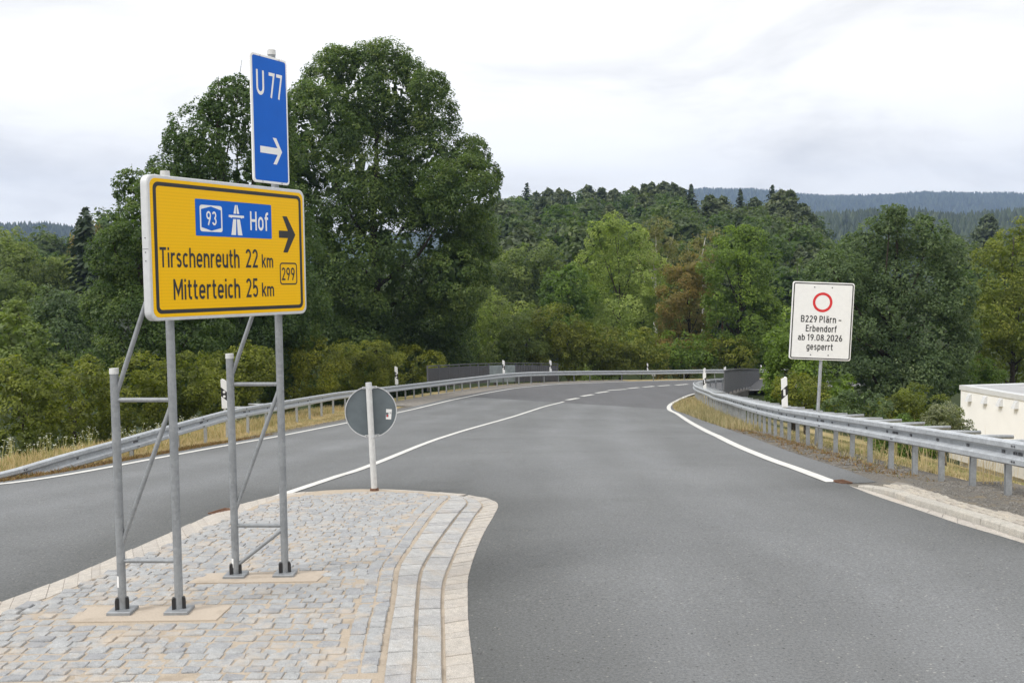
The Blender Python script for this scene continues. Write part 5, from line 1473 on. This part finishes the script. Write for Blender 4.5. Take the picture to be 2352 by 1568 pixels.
tree('maple_tree', 'tree', 'olive green tree with two round heads on the valley side', [(20, 668, 46), (62, 690, 40), (-25, 690, 60), (30, 730, 62), (90, 740, 50)], 85, L_WOOD, .26, 1.9, .22, seed=53)
tree('maple_tree', 'tree', 'dome shaped olive tree below the dead conifers', [(110, 640, 46), (152, 628, 40), (75, 648, 42), (130, 680, 60), (185, 680, 44)], 118, L_WOOD, .36, 1.9, .25, seed=54)
tree('maple_tree', 'tree', 'flat crowned olive tree at the picture edge below the far blue hill', [(20, 580, 55), (-30, 590, 60), (50, 600, 42), (10, 630, 70)], 112, L_WOOD, .34, 1.9, .25, seed=55)

# trees beyond the bridge
tree('willow_tree', 'tree', 'tall pale green tree with upright tips behind the middle of the far guardrail',
     [(1410, 520, 30), (1390, 560, 46), (1445, 575, 52), (1360, 620, 50), (1480, 630, 60), (1410, 650, 80), (1350, 710, 72), (1490, 710, 85), (1420, 740, 100), (1400, 800, 90), (1500, 790, 80), (1460, 545, 28), (1370, 530, 22)],
     100, L_LIGHT, .27, 1.6, .25, seed=61, spray=.5, aspect=.4)
tree('maple_tree', 'tree', 'small round yellow green tree in front of the pale upright tree', [(1300, 650, 48), (1275, 685, 42), (1325, 690, 46), (1295, 710, 48), (1310, 625, 22)], 94, L_DARK, .26, 1.9, .15, seed=62)
tree('birch_tree', 'tree', 'sparse yellowing birch with white trunk showing above the pale upright tree', [(1510, 530, 34), (1480, 555, 30), (1540, 565, 34), (1500, 590, 36), (1530, 610, 40), (1470, 610, 28)],
     118, L_BIRCH, .26, .85, .34, M_BIRCH, seed=63, spray=.6, aspect=.35, nsub=16)
tree('birch_tree', 'tree', 'sparse birch with white branches beside the orange tree', [(1605, 560, 24), (1640, 545, 26), (1585, 590, 26), (1630, 590, 30)], 120, L_BIRCH, .26, .5, .28, M_BIRCH, seed=64, spray=.6, aspect=.35, nsub=14)
tree('beech_tree', 'tree', 'orange brown autumn tree between the pale tree and the dark green tree', [(1590, 620, 36), (1555, 625, 30), (1610, 660, 32), (1580, 690, 48), (1612, 740, 36), (1570, 760, 56), (1610, 810, 40), (1545, 690, 40), (1560, 820, 60)],
     97, L_ORANGE, .25, 1.5, .2, seed=65, aspect=.45)
tree('maple_tree', 'tree', 'dark green tall tree behind the dark curved railing', [(1690, 560, 40), (1730, 550, 30), (1660, 600, 50), (1725, 610, 56), (1690, 660, 75), (1750, 670, 46), (1650, 690, 40), (1700, 740, 80), (1665, 790, 56), (1745, 760, 55), (1710, 545, 26), (1770, 720, 36)],
     93, L_DARK, .25, 2.0, .4, seed=66, foot_px=1690)
SH = [((1750, 790, 44), (1775, 818, 36), (1738, 825, 34)), ((1080, 720, 62), (1050, 780, 60), (1110, 790, 66), (1070, 820, 50)), ((1180, 760, 60), (1150, 800, 56), (1210, 810, 56)), ((1270, 770, 66), (1240, 810, 62), (1300, 815, 60), (1320, 770, 44)),
      ((1385, 800, 56), (1350, 815, 46), (1420, 820, 44)), ((1475, 800, 44), (1450, 822, 34), (1500, 822, 36)), ((1560, 805, 46), (1530, 822, 36), (1600, 815, 44)), ((1660, 812, 34), (1630, 820, 36), (1700, 815, 38))]
sl_ = ['green bush beyond the far end of the dark curved railing', 'pale green shrub behind the left part of the panelled bridge railing', 'yellow green shrub above the pale panels of the bridge railing', 'tall brownish green shrub at the far end of the panelled railing',
       'dark shrub past the end of the panelled railing', 'pale yellowish bush behind the tiny post on the far guardrail', 'dark bush beneath the orange tree', 'dark bush at the foot of the dark green tree']
sm_ = [L_DARK, L_LIGHT, L_WOOD, L_HEDGE, L_HEDGE, L_YEL, L_DARK, L_HEDGE]
for i, (h, l) in enumerate(zip(SH, sl_)):
    tree('roadside_shrub', 'shrub', l, h, (94, 88, 86, 87, 86, 87, 89, 90)[i], sm_[i], .23, 2.0, .08, group='shrubs behind the bridge and the far guardrail', seed=70+i, deep=.5)
MW = [(1150, 630, 60), (1215, 620, 55), (1120, 680, 60), (1180, 690, 60), (1250, 600, 45)]
tree('maple_tree', 'tree', 'olive green tree between the big dark oak and the small yellow tree', MW, 128, L_WOOD, .36, 1.8, .25, seed=81)
tree('maple_tree', 'tree', 'olive tree peeking out beside the trunk side of the big dark tree', [(1130, 735, 50), (1090, 690, 46), (1190, 740, 46)], 112, L_WOOD, .32, 1.8, .2, seed=82)

# right-hand group
RT = [(2045, 508, 36), (2020, 545, 52), (2075, 560, 58), (2135, 545, 46), (2150, 600, 66), (1985, 600, 72), (1925, 640, 66), (2080, 660, 112), (2175, 680, 64), (1965, 730, 112), (1885, 700, 50), (2100, 780, 122),
      (2195, 770, 54), (1990, 840, 90), (2080, 870, 96), (2135, 850, 60), (2120, 515, 26), (2060, 490, 20), (1890, 820, 60)]
tree('ash_tree', 'tree', 'large grey green tree behind the white closure notice', RT, 57, L_BLUE, .175, 1.8, .36, seed=91, foot_px=2050, sub=.23, nsub=90)
tree('hazel_tree', 'tree', 'lighter green young tree left of the closure notice pole', [(1835, 740, 42), (1800, 790, 44), (1850, 800, 55), (1790, 830, 30), (1825, 860, 56), (1880, 880, 55), (1860, 720, 26), (1920, 900, 44), (1778, 852, 26), (1790, 880, 32), (1772, 902, 26), (1810, 910, 30)], 37, L_DARK, .12, 2.0, .1, seed=92, spray=.4)
tree('maple_tree', 'tree', 'yellow green tree behind the white building at the picture edge', [(2340, 545, 40), (2300, 600, 56), (2350, 640, 72), (2275, 660, 56), (2310, 720, 86), (2260, 740, 56), (2350, 780, 80), (2270, 820, 50), (2400, 600, 80), (2410, 740, 90), (2340, 850, 60)],
     66, L_YEL, .19, 1.8, .22, seed=93)
for i, (h, d, lm, l, lf) in enumerate([
        (((2110, 930, 50), (2060, 950, 44), (2150, 950, 46), (2020, 960, 36)), 33, L_HEDGE, 'low dark spreading shrub under the large grey green tree', .09),
        (((2170, 955, 36), (2150, 975, 34), (2195, 975, 36)), 31, L_PALE, 'pale variegated shrub against the white building corner', .08),
        (((1960, 945, 42), (1920, 950, 40), (2000, 940, 40)), 31, L_BLUE, 'greyish shrub beside the pole of the closure notice', .09),
        (((2230, 860, 50), (2270, 860, 36), (2200, 880, 40)), 60, L_DARK, 'shrub showing above the roof of the white building', .15),
        (((1850, 905, 44), (1810, 890, 34), (1885, 925, 34)), 33, L_HEDGE, 'small yellowish shrub behind the marker post with the tall reflector', .09),
        (((2090, 1010, 50), (2040, 1015, 44), (2135, 1010, 34)), 28, L_DARK, 'low dark green juniper seen below the guardrail beam', .08)]):
    tree('garden_shrub', 'shrub', l, h, d, lm, lf, 2.2, .05, group='shrubs around the white building', seed=101+i, deep=.5)

# ------------------------------------------------------------------ woodland on the hill: prototypes copied as single trees
def proto_spruce(rng):
    Q = []; T = []
    n = 34
    for i in range(n):
        f = i/(n-1); z = .08+.92*f; L = (.19*(1-f)**.62+.010)*rng.uniform(.75, 1.2); k = int(9-4*f); a0 = rng.uniform(0, 6.28)
        for j in range(k):
            a = a0+6.283*j/k+rng.normal(0, .15); l = L*rng.uniform(.75, 1.15); d = np.array([math.cos(a), math.sin(a), 0]); s = np.array([-d[1], d[0], 0])
            for g in range(3):
                r0, r1 = l*g/3, l*(g+1)/3; w_ = .042*(1.25-g*.3)*(1.1-f*.65); dz = -.16*l
                zj = z+rng.normal(0, .01); p0 = d*r0+np.array([0, 0, zj-.55*r0*r0/l*.6]); p1 = d*r1*1.08+np.array([0, 0, zj-.55*r1*r1/l*.6])
                tl = rng.uniform(-.5, .5)
                Q.append([p0-s*w_*.5, p0+s*w_*.5+np.array([0, 0, tl*w_]), p1+s*w_, p1-s*w_+np.array([0, 0, -w_*.9])]); T.append(rng.uniform(0, 1))
    return np.array(Q), np.array(T)
def proto_pine(rng):
    L = []
    n = 13
    for i in range(n):
        f = i/(n-1); z = .42+.52*f; r = (.14*(1-f)**.7+.05)*rng.uniform(.75, 1.2); a = i*2.4+rng.uniform(-.5, .5); o = (.13*(1-f)**.6)*rng.uniform(.5, 1.2)
        L.append((np.array([o*math.cos(a), o*math.sin(a), z]), np.array([r, r, r*.55])))
    return crown(rng, L, .052, 1.25, .42, None, .3, .6, .5, 12, .7)
def proto_broad(rng):
    L = [(np.array([0, 0, .6]), np.array([.24, .24, .26]))]
    for i in range(10):
        a = i*2.4+rng.uniform(-.3, .3); f = i/9; z = .32+.52*f; o = .19*math.sin(math.pi*min(1, .25+f*.62))*rng.uniform(.8, 1.2)
        L.append((np.array([o*math.cos(a), o*math.sin(a), z]), np.ones(3)*rng.uniform(.12, .17)))
    return crown(rng, L, .045, 1.5, .36, None, .25, .55, .55, 16, .74)
def with_trunk(name, q, t, lm, bark, r):
    """leaf mesh plus a trunk in one mesh (two materials)"""
    mb = MB().path([(0, 0, -.06), (0, 0, .3), (0.004, 0, .6), (0, .004, .93)], [r*1.2, r*.9, r*.6, r*.12], 6)
    nq = len(q); V = np.concatenate([q.reshape(-1, 3), np.array([list(v) for v in mb.V])]).astype(np.float32)
    me = bpy.data.meshes.new(name); me.vertices.add(len(V)); me.vertices.foreach_set('co', V.ravel())
    loops = list(range(nq*4)); starts = list(range(0, nq*4, 4)); tot = [4]*nq
    for f in mb.F:
        starts.append(len(loops)); tot.append(len(f)); loops += [i+nq*4 for i in f]
    me.loops.add(len(loops)); me.loops.foreach_set('vertex_index', loops); me.polygons.add(len(starts))
    me.polygons.foreach_set('loop_start', starts); me.polygons.foreach_set('loop_total', tot)
    a = me.attributes.new('tint', 'FLOAT', 'POINT'); a.data.foreach_set('value', np.concatenate([np.repeat(t, 4), np.zeros(len(mb.V))]).astype(np.float32))
    me.materials.append(lm); me.materials.append(bark)
    me.polygons.foreach_set('material_index', [0]*nq+[1]*len(mb.F)); me.update(calc_edges=True)
    NTRI[0] += nq*2
    return me
pr = np.random.default_rng(5)
SPR = [with_trunk('spruce_tree', *proto_spruce(pr), L_SPRUCE, M_BARK, .010) for _ in range(4)]
PIN = [with_trunk('pine_tree', *proto_pine(pr), L_PINE, M_PINEBARK, .011) for _ in range(5)]
BRO = [with_trunk('woodland_tree', *proto_broad(pr), L_HILL, M_BARK, .016) for _ in range(4)]
BRO2 = [with_trunk('woodland_tree', *proto_broad(pr), L_OAK, M_BARK, .016) for _ in range(3)]
BRD = [with_trunk('woodland_tree', *proto_broad(pr), L_ORANGE, M_BARK, .016) for _ in range(1)]
gl = {'spruce_tree': ('pointed dark spruce in the wood on the hillside across the valley', 'spruces on the wooded hillside'),
      'pine_tree': ('greyish green pine in the wood on the hillside across the valley', 'pines on the wooded hillside'),
      'woodland_tree': ('round crowned leafy tree in the wood on the hillside across the valley', 'leafy trees on the wooded hillside')}
hr = random.Random(3)
WHERE = {'sky': 'standing up on the skyline of the wooded hill', 'slope': 'within the wood on the hillside', 'foot': 'at the foot of the wooded hill'}
def plant(kind, x, y, h, me=None, wide=1.0, label=None, group=None, where='slope'):
    me = me or hr.choice({'spruce_tree': SPR, 'pine_tree': PIN, 'woodland_tree': BRO if hr.random() < .55 else BRO2}[kind])
    o = link(kind, me, None, (x, y, float(zterr(x, y))-.2), (hr.uniform(-.03, .03), hr.uniform(-.03, .03), hr.uniform(0, 6.28)), (h*wide, h*wide, h))
    l, g = gl[kind]; l, g = l.replace('in the wood on the hillside', WHERE[where]), g + {'slope': '', 'sky': ' skyline', 'foot': ' foot'}[where]; tag(o, label or l, 'tree', group or g); return o
# skyline of the hill in the middle: (frame x, frame y, kind)
SKY = [(1130, 452, 'p'), (1150, 440, 's'), (1172, 452, 'b'), (1190, 446, 'p'), (1212, 421, 's'), (1235, 436, 'p'), (1262, 428, 'p'), (1282, 430, 'p'), (1305, 432, 'p'), (1328, 432, 'b'),
       (1350, 421, 'p'), (1382, 426, 'p'), (1410, 430, 'p'), (1432, 433, 'b'), (1455, 424, 'p'), (1475, 418, 'p'), (1497, 415, 'p'), (1522, 412, 'p'), (1545, 416, 'p'), (1562, 426, 'p'), (1592, 423, 's'),
       (1630, 442, 'p'), (1662, 445, 'p'), (1705, 434, 's'), (1735, 448, 'p'), (1772, 425, 's'), (1795, 430, 'p'), (1812, 432, 'p'), (1840, 462, 'p'), (1858, 490, 'b')]
KN = {'p': 'pine_tree', 's': 'spruce_tree', 'b': 'woodland_tree'}
for px, py, k in SKY:
    d = hr.uniform(268, 296) if px < 1580 else hr.uniform(205, 235); p = at(px, py, d); zg = float(zterr(p.x, p.y)); h = p.z-zg
    plant(KN[k], p.x, p.y, min(30, max(9, h)), wide=hr.uniform(.85, 1.1)*(1.25 if k == 's' else 1.1), where='sky')
def limit(px):
    return np.interp(px, [1100, 1210, 1300, 1400, 1500, 1560, 1620, 1700, 1790, 1850, 1880], [455, 440, 440, 440, 432, 438, 480, 462, 455, 500, 530])
taken = []; cnt_ = 0
while cnt_ < 215:
    y = hr.uniform(132, 282) if hr.random() < .75 else hr.uniform(200, 282); px = hr.uniform(1085, 1890); p = at(px, 600, y); x = p.x
    if any((x-a)**2+(y-b)**2 < (6.2)**2 for a, b in taken): 
        cnt_ += .02; continue
    h = hr.uniform(12, 19); k = hr.choices(['pine_tree', 'woodland_tree', 'spruce_tree'], [.46, .42, .12] if y > 190 else [.2, .72, .08])[0]
    zg = float(zterr(x, y)); top = proj((x, y, zg+h))[1]
    if top < limit(px)+8: h -= (limit(px)+8-top)/FOC*y
    if h < 8: continue
    taken.append((x, y)); cnt_ += 1
    plant(k, x, y, h, wide=hr.uniform(.95, 1.25), where='foot' if y < 175 else 'slope')
# wood on the left, with two dead conifers
gl2 = ('round leafy tree of the wood below the far blue hill', 'trees of the wood on the valley side')
LW = [(206, 476, 's', 112), (181, 500, 's', 124), (235, 490, 'b', 150), (120, 518, 'b', 170), (95, 530, 'b', 165), (60, 535, 'b', 160), (25, 545, 'b', 170), (-20, 540, 'b', 170), (250, 480, 'b', 165), (280, 490, 'b', 150), (75, 560, 'b', 150), (40, 575, 'b', 145), (110, 560, 'b', 145), (0, 560, 'b', 140), (-40, 560, 'b', 150),]
for px, py, k, d in LW:
    p = at(px, py, d); zg = float(zterr(p.x, p.y)); h = max(9, p.z-zg)
    if k == 's': plant('spruce_tree', p.x, p.y, h, wide=1.15, label='dark pointed spruce of the wood left of the group behind the sign', group='spruces of the wood on the valley side')
    else: plant('woodland_tree', p.x, p.y, h, wide=hr.uniform(.85, 1.05), label=gl2[0], group=gl2[1], me=hr.choice(BRO+BRO2))
p = at(192, 500, 148); plant('woodland_tree', p.x, p.y, p.z-float(zterr(p.x, p.y)), BRD[0], .5, 'narrow dead reddish tree among the dark spruces of the valley wood', 'dead trees of the valley wood')
# right edge: lone pine before the far ridge and filler trees in the gap
p = at(2270, 485, 240); plant('pine_tree', p.x, p.y, min(40, p.z-float(zterr(p.x, p.y))), PIN[1], 1.0, 'lone dark pine standing before the far ridge above the yellow green tree', 'lone pine')
for px, py, d in [(1870, 555, 150), (1905, 545, 170), (1945, 540, 190), (1850, 580, 130), (2230, 560, 150), (2205, 545, 170), (2250, 600, 120), (1985, 540, 180), (2330, 540, 170), (2180, 530, 200), (1825, 590, 120), (1890, 600, 120)]:
    p = at(px, py, d); h = p.z-float(zterr(p.x, p.y))
    plant('woodland_tree', p.x, p.y, max(8, min(26, h)), wide=1.1, label='leafy tree in the valley between the near trees and the far ridge', group='leafy trees in the valley gap')

# far-off forests on the ridges: one mass each
def far_forest(name, label, x0, x1, y0, y1, n, h0, h1, seed, m):
    rng = np.random.default_rng(seed); x = rng.uniform(x0, x1, n); y = y0+(y1-y0)*rng.uniform(0, 1, n)**.6
    z = zterr(x, y); h = rng.uniform(h0, h1, n); r = h*rng.uniform(.17, .30, n); k = 6
    ang = np.linspace(0, 2*np.pi, k, endpoint=False); V = []
    T = []
    tip = np.stack([x, y, z+h], 1); tiers = []
    for f0, rr_ in ((.1, 1.0), (.62, .55)):
        ring = np.stack([x[:, None]+np.cos(ang)*(r*rr_)[:, None]*rng.uniform(.7, 1.3, (n, k)), y[:, None]+np.sin(ang)*(r*rr_)[:, None]*rng.uniform(.7, 1.3, (n, k)), np.repeat((z+h*f0)[:, None], k, 1)+rng.normal(0, .03, (n, k))*h[:, None]], 2)
        tiers.append(ring)
    for i in range(k):
        j = (i+1) % k
        V.append(np.stack([tiers[0][:, i], tiers[0][:, j], tiers[1][:, j], tiers[1][:, i]], 1))
        V.append(np.stack([tiers[1][:, i], tiers[1][:, j], tip, tip], 1))
    V = np.concatenate(V); 
    V[len(V)//2*0:, :, :] = V
    tint = np.tile(rng.uniform(0, 1, n), 2*k)
    # split degenerate quads: nudge the doubled tip
    V[:, 3, 2] += 0.0
    o = link(name, fast_mesh(name, V, 4, m, tint)); NTRI[0] += len(V)*2
    tag(o, label, 'forest', kind='stuff')
far_forest('ridge_forest', 'dark coniferous forest covering the nearer ridge beyond the valley', 130, 640, 600, 930, 5200, 13, 20, 1, L_SPRUCE)
far_forest('mountain_forest', 'hazy blue forest covering the farthest mountain ridge', 350, 2050, 2250, 3060, 9500, 15, 24, 2, L_SPRUCE)
far_forest('hill_forest', 'bluish forest on the far hill above the valley wood', -1050, -480, 1250, 1560, 3000, 14, 21, 3, L_SPRUCE)

# ------------------------------------------------------------------ grass, weeds, gravel on the verges
def blades(name, label, P, h0, h1, w_, m, seed, lean=.35, tint=(0, 1), off=0.0, zf=None):
    rng = np.random.default_rng(seed); n = len(P); z = zterr(P[:, 0], P[:, 1])+off
    a = rng.uniform(0, 6.283, n); h = rng.uniform(h0, h1, n)*rng.uniform(.6, 1.1, n); l = rng.uniform(0, lean, n)*h; b = rng.uniform(0, 6.283, n)
    p = np.stack([P[:, 0], P[:, 1], z], 1); s = np.stack([np.cos(a), np.sin(a), np.zeros(n)], 1)*w_*rng.uniform(.6, 1.4, (n, 1))
    d = np.stack([np.cos(b)*l, np.sin(b)*l, h], 1); dm = d*np.array([.35, .35, .55])
    t = np.clip(rng.uniform(*tint, n) + (.55*(np.sin(P[:, 0]*.9+1)*np.sin(P[:, 1]*.55+P[:, 0]*.3) > .25) if 'slope' in name else 0), 0, 1)
    q = np.stack([p-s, p+s, p+dm+s*.7, p+dm-s*.7], 1); q2 = np.stack([p+dm-s*.7, p+dm+s*.7, p+d+s*.08, p+d-s*.08], 1)
    o = link(name, fast_mesh(name, np.concatenate([q, q2]), 4, m, np.tile(t, 2))); NTRI[0] += 4*n
    tag(o, label, 'grass', kind='stuff'); return o
gr = np.random.default_rng(77)
def in_band(A, B, n, clump=.5):
    """random points between two polylines, gathered in tufts"""
    A = resample(A, n=300); B = resample(B, n=300)
    nt_ = n//9; i = gr.uniform(0, 298, nt_); f = gr.uniform(0, 1, nt_)
    i = np.repeat(i, 9); f = np.repeat(f, 9); i0 = i.astype(int); t = (i-i0)[:, None]
    a = A[i0]*(1-t)+A[i0+1]*t; b = B[i0]*(1-t)+B[i0+1]*t
    return a*(1-f)[:, None]+b*f[:, None]+gr.normal(0, .05, (len(i), 2))
mL = (LRAIL[:, 1] > 13) & (LRAIL[:, 1] < 46)
lsg = L_EDGE[(L_EDGE[:, 1] > 13) & (L_EDGE[:, 1] < 46)]
blades('verge_grass', 'dry straw coloured grass along the outer guardrail', in_band(lsg - normals2(lsg)*.45, LRAIL[mL]-ln[mL]*.4, 15000), .02, .10, .008, L_GRASS, 1, .7, (0, .75))
blades('verge_grass', 'taller straw and green grass on the bank behind the outer guardrail', in_band(LRAIL[mL]-ln[mL]*.35, LRAIL[mL]-ln[mL]*2.6, 27000), .06, .26, .008, L_GRASS, 2, .6, (0, 1))
blades('dead_grass', 'brown dead grass at the foot of the ramped guardrail end', in_band(lsg[:40] - normals2(lsg)[:40]*.05, LRAIL[(LRAIL[:, 1] > 13) & (LRAIL[:, 1] < 24)]+ln[(LRAIL[:, 1] > 13) & (LRAIL[:, 1] < 24)]*.2, 9000), .03, .12, .010, L_RUSTGRASS, 3, 1.6, (0, 1))
mR = (RRAIL[:, 1] > 15) & (RRAIL[:, 1] < 50)
rsg = R_EDGE[(R_EDGE[:, 1] > 17) & (R_EDGE[:, 1] < 50)]
rsf = R_EDGE[(R_EDGE[:, 1] > 29) & (R_EDGE[:, 1] < 56)]; mRf = (RRAIL[:, 1] > 27) & (RRAIL[:, 1] < 56)
blades('verge_grass', 'yellowish grass tongue between the inner edge line and the guardrail', in_band(rsf + normals2(rsf)*.05, RRAIL[mRf]+rn[mRf]*.4, 15000), .08, .30, .009, L_GRASS, 4, .6, (.15, .95))
blades('verge_grass', 'sparse straw grass around the posts of the inner guardrail', in_band(rsg + normals2(rsg)*.75, RRAIL[mR]+rn[mR]*.6, 6000), .03, .16, .008, L_GRASS, 5, .7, (0, 1))
blades('dead_grass', 'scattered dead stalks on the gravel under the inner guardrail', in_band(rsg[:60] + normals2(rsg)[:60]*.12, RRAIL[(RRAIL[:, 1] > 11) & (RRAIL[:, 1] < 24)], 6500), .02, .10, .010, L_RUSTGRASS, 6, 2.2, (0, 1))
mS = (RRAIL[:, 1] > 9) & (RRAIL[:, 1] < 34)
far_edge = np.stack([np.linspace(19, 20.6, 60), np.linspace(9, 45, 60)], 1)
blades('slope_grass', 'dry grass with green patches on the slope towards the white building', in_band(RRAIL[mS]+rn[mS]*.5, far_edge, 64000), .03, .10, .011, L_GRASS, 7, .8, (0, .95))
mS2 = (RRAIL[:, 1] > 9) & (RRAIL[:, 1] < 24)
blades('tall_grass', 'tall thin seed stalks behind the inner guardrail posts', in_band(RRAIL[mS2]+rn[mS2]*.3, RRAIL[mS2]+rn[mS2]*1.3, 420), .3, .95, .004, L_GRASS, 8, .5, (0, .5))
# white flowering weeds on the outer bank
def flowers(P, name, label, seed):
    rng = np.random.default_rng(seed); n = len(P); z = zterr(P[:, 0], P[:, 1]); h = rng.uniform(.2, .55, n); b = np.stack([P[:, 0], P[:, 1], z], 1)
    tp_ = b+np.stack([rng.normal(0, .08, n), rng.normal(0, .08, n), h], 1); s = np.stack([np.ones(n)*.005, np.zeros(n), np.zeros(n)], 1)
    Q = [np.stack([b-s, b+s, tp_+s*.6, tp_-s*.6], 1)]; T = [np.ones(n)]
    for k in range(5):
        c = tp_+rng.normal(0, .024, (n, 3)); Q.append(leaves(rng, c, np.tile([0, 0, 1.], (n, 1)), .034, 1.0, 1.2, .45)); T.append(rng.uniform(0, .75, n))
    o = link(name, fast_mesh(name, np.concatenate(Q), 4, L_FLOWER, np.concatenate(T))); tag(o, label, 'wildflowers', kind='stuff')
mF = (LRAIL[:, 1] > 13) & (LRAIL[:, 1] < 34)
flowers(in_band(LRAIL[mF]-ln[mF]*1.0, LRAIL[mF]-ln[mF]*2.8, 420), 'wildflowers', 'white flowering weeds in the grass behind the ramped guardrail end', 9)
# loose stones
def stones(P, name, label, s0, s1, m, seed, off=0.0, zf=None):
    rng = np.random.default_rng(seed); n = len(P); z = (zterr(P[:, 0], P[:, 1]) if zf is None else zf(P[:, 0], P[:, 1]))+off; s = rng.uniform(s0, s1, n)
    c = np.stack([P[:, 0], P[:, 1], z], 1); ax = [np.array(v, float) for v in ((1, 0, 0), (0, 1, 0), (-1, 0, 0), (0, -1, 0))]; a = rng.uniform(0, 6.283, n)
    R = np.stack([np.cos(a), -np.sin(a), np.sin(a), np.cos(a)], 1).reshape(n, 2, 2); pts = []
    for v in ax:
        q = np.einsum('nij,j->ni', R, v[:2])*s[:, None]*rng.uniform(.7, 1.3, (n, 1)); pts.append(c+np.concatenate([q, rng.uniform(-.1, .2, (n, 1))*s[:, None]], 1))
    tp_ = c+np.stack([rng.normal(0, .2, n)*s, rng.normal(0, .2, n)*s, s*rng.uniform(.45, .8, n)], 1)
    Q = [np.stack([pts[i], pts[(i+1) % 4], tp_], 1) for i in range(4)]
    o = link(name, fast_mesh(name, np.concatenate(Q), 3, m)); tag(o, label, 'gravel', kind='stuff')
rs12 = R_EDGE[(R_EDGE[:, 1] > 13) & (R_EDGE[:, 1] < 40)]; mR12 = (RRAIL[:, 1] > 12.5) & (RRAIL[:, 1] < 42)
stones(in_band(rs12+normals2(rs12)*.02, RRAIL[mR12]+rn[mR12]*.3, 7200), 'gravel', 'loose gravel on the verge under the inner guardrail', .008, .028, M_PEBBLE, 11, .035)
stones(in_band(PB, PB+kn*1.3, 3000), 'gravel', 'loose gravel behind the beige pavement', .008, .024, M_PEBBLE, 12, .0, lambda x, y: zroad(x, y)+.047)
lsq = L_EDGE[(L_EDGE[:, 1] > 15) & (L_EDGE[:, 1] < 44)]
stones(in_band(lsq+normals2(lsq)*.05, lsq-normals2(lsq)*.5, 2600), 'gravel', 'loose gravel along the outer road edge', .008, .024, M_PEBBLE, 13, .03)
gp = np.stack([gr.uniform(-6, 6, 420), gr.uniform(5.5, 16, 420)], 1); gp = gp[(dist_poly(gp[:, 0], gp[:, 1], C0p) > .02) & (dist_poly(gp[:, 0], gp[:, 1], np.array(road_poly)) < -.05)]
stones(gp, 'grit', 'scattered grit on the asphalt around the island', .002, .006, M_PEBBLE, 14, .001, zroad)

# ------------------------------------------------------------------ air
hz_ = MB().box((300, 1700, 160), (2600, 0, 0), (0, 1760, 0), (0, 0, 210))
hm = bpy.data.materials.new('haze'); hm.use_nodes = True; ht = hm.node_tree; ht.nodes.clear()
ho = ht.nodes.new('ShaderNodeOutputMaterial'); hv = ht.nodes.new('ShaderNodeVolumePrincipled')
hv.inputs['Density'].default_value = 2.0e-4; hv.inputs['Color'].default_value = (.45, .62, .97, 1); hv.inputs['Anisotropy'].default_value = 0.1
ht.links.new(hv.outputs[0], ho.inputs['Volume'])
ob = hz_.obj('haze', hm); tag(ob, 'thin blue haze over the valley', kind='stuff')
print('TRIS', NTRI[0], 'OBJ', len(bpy.data.objects))
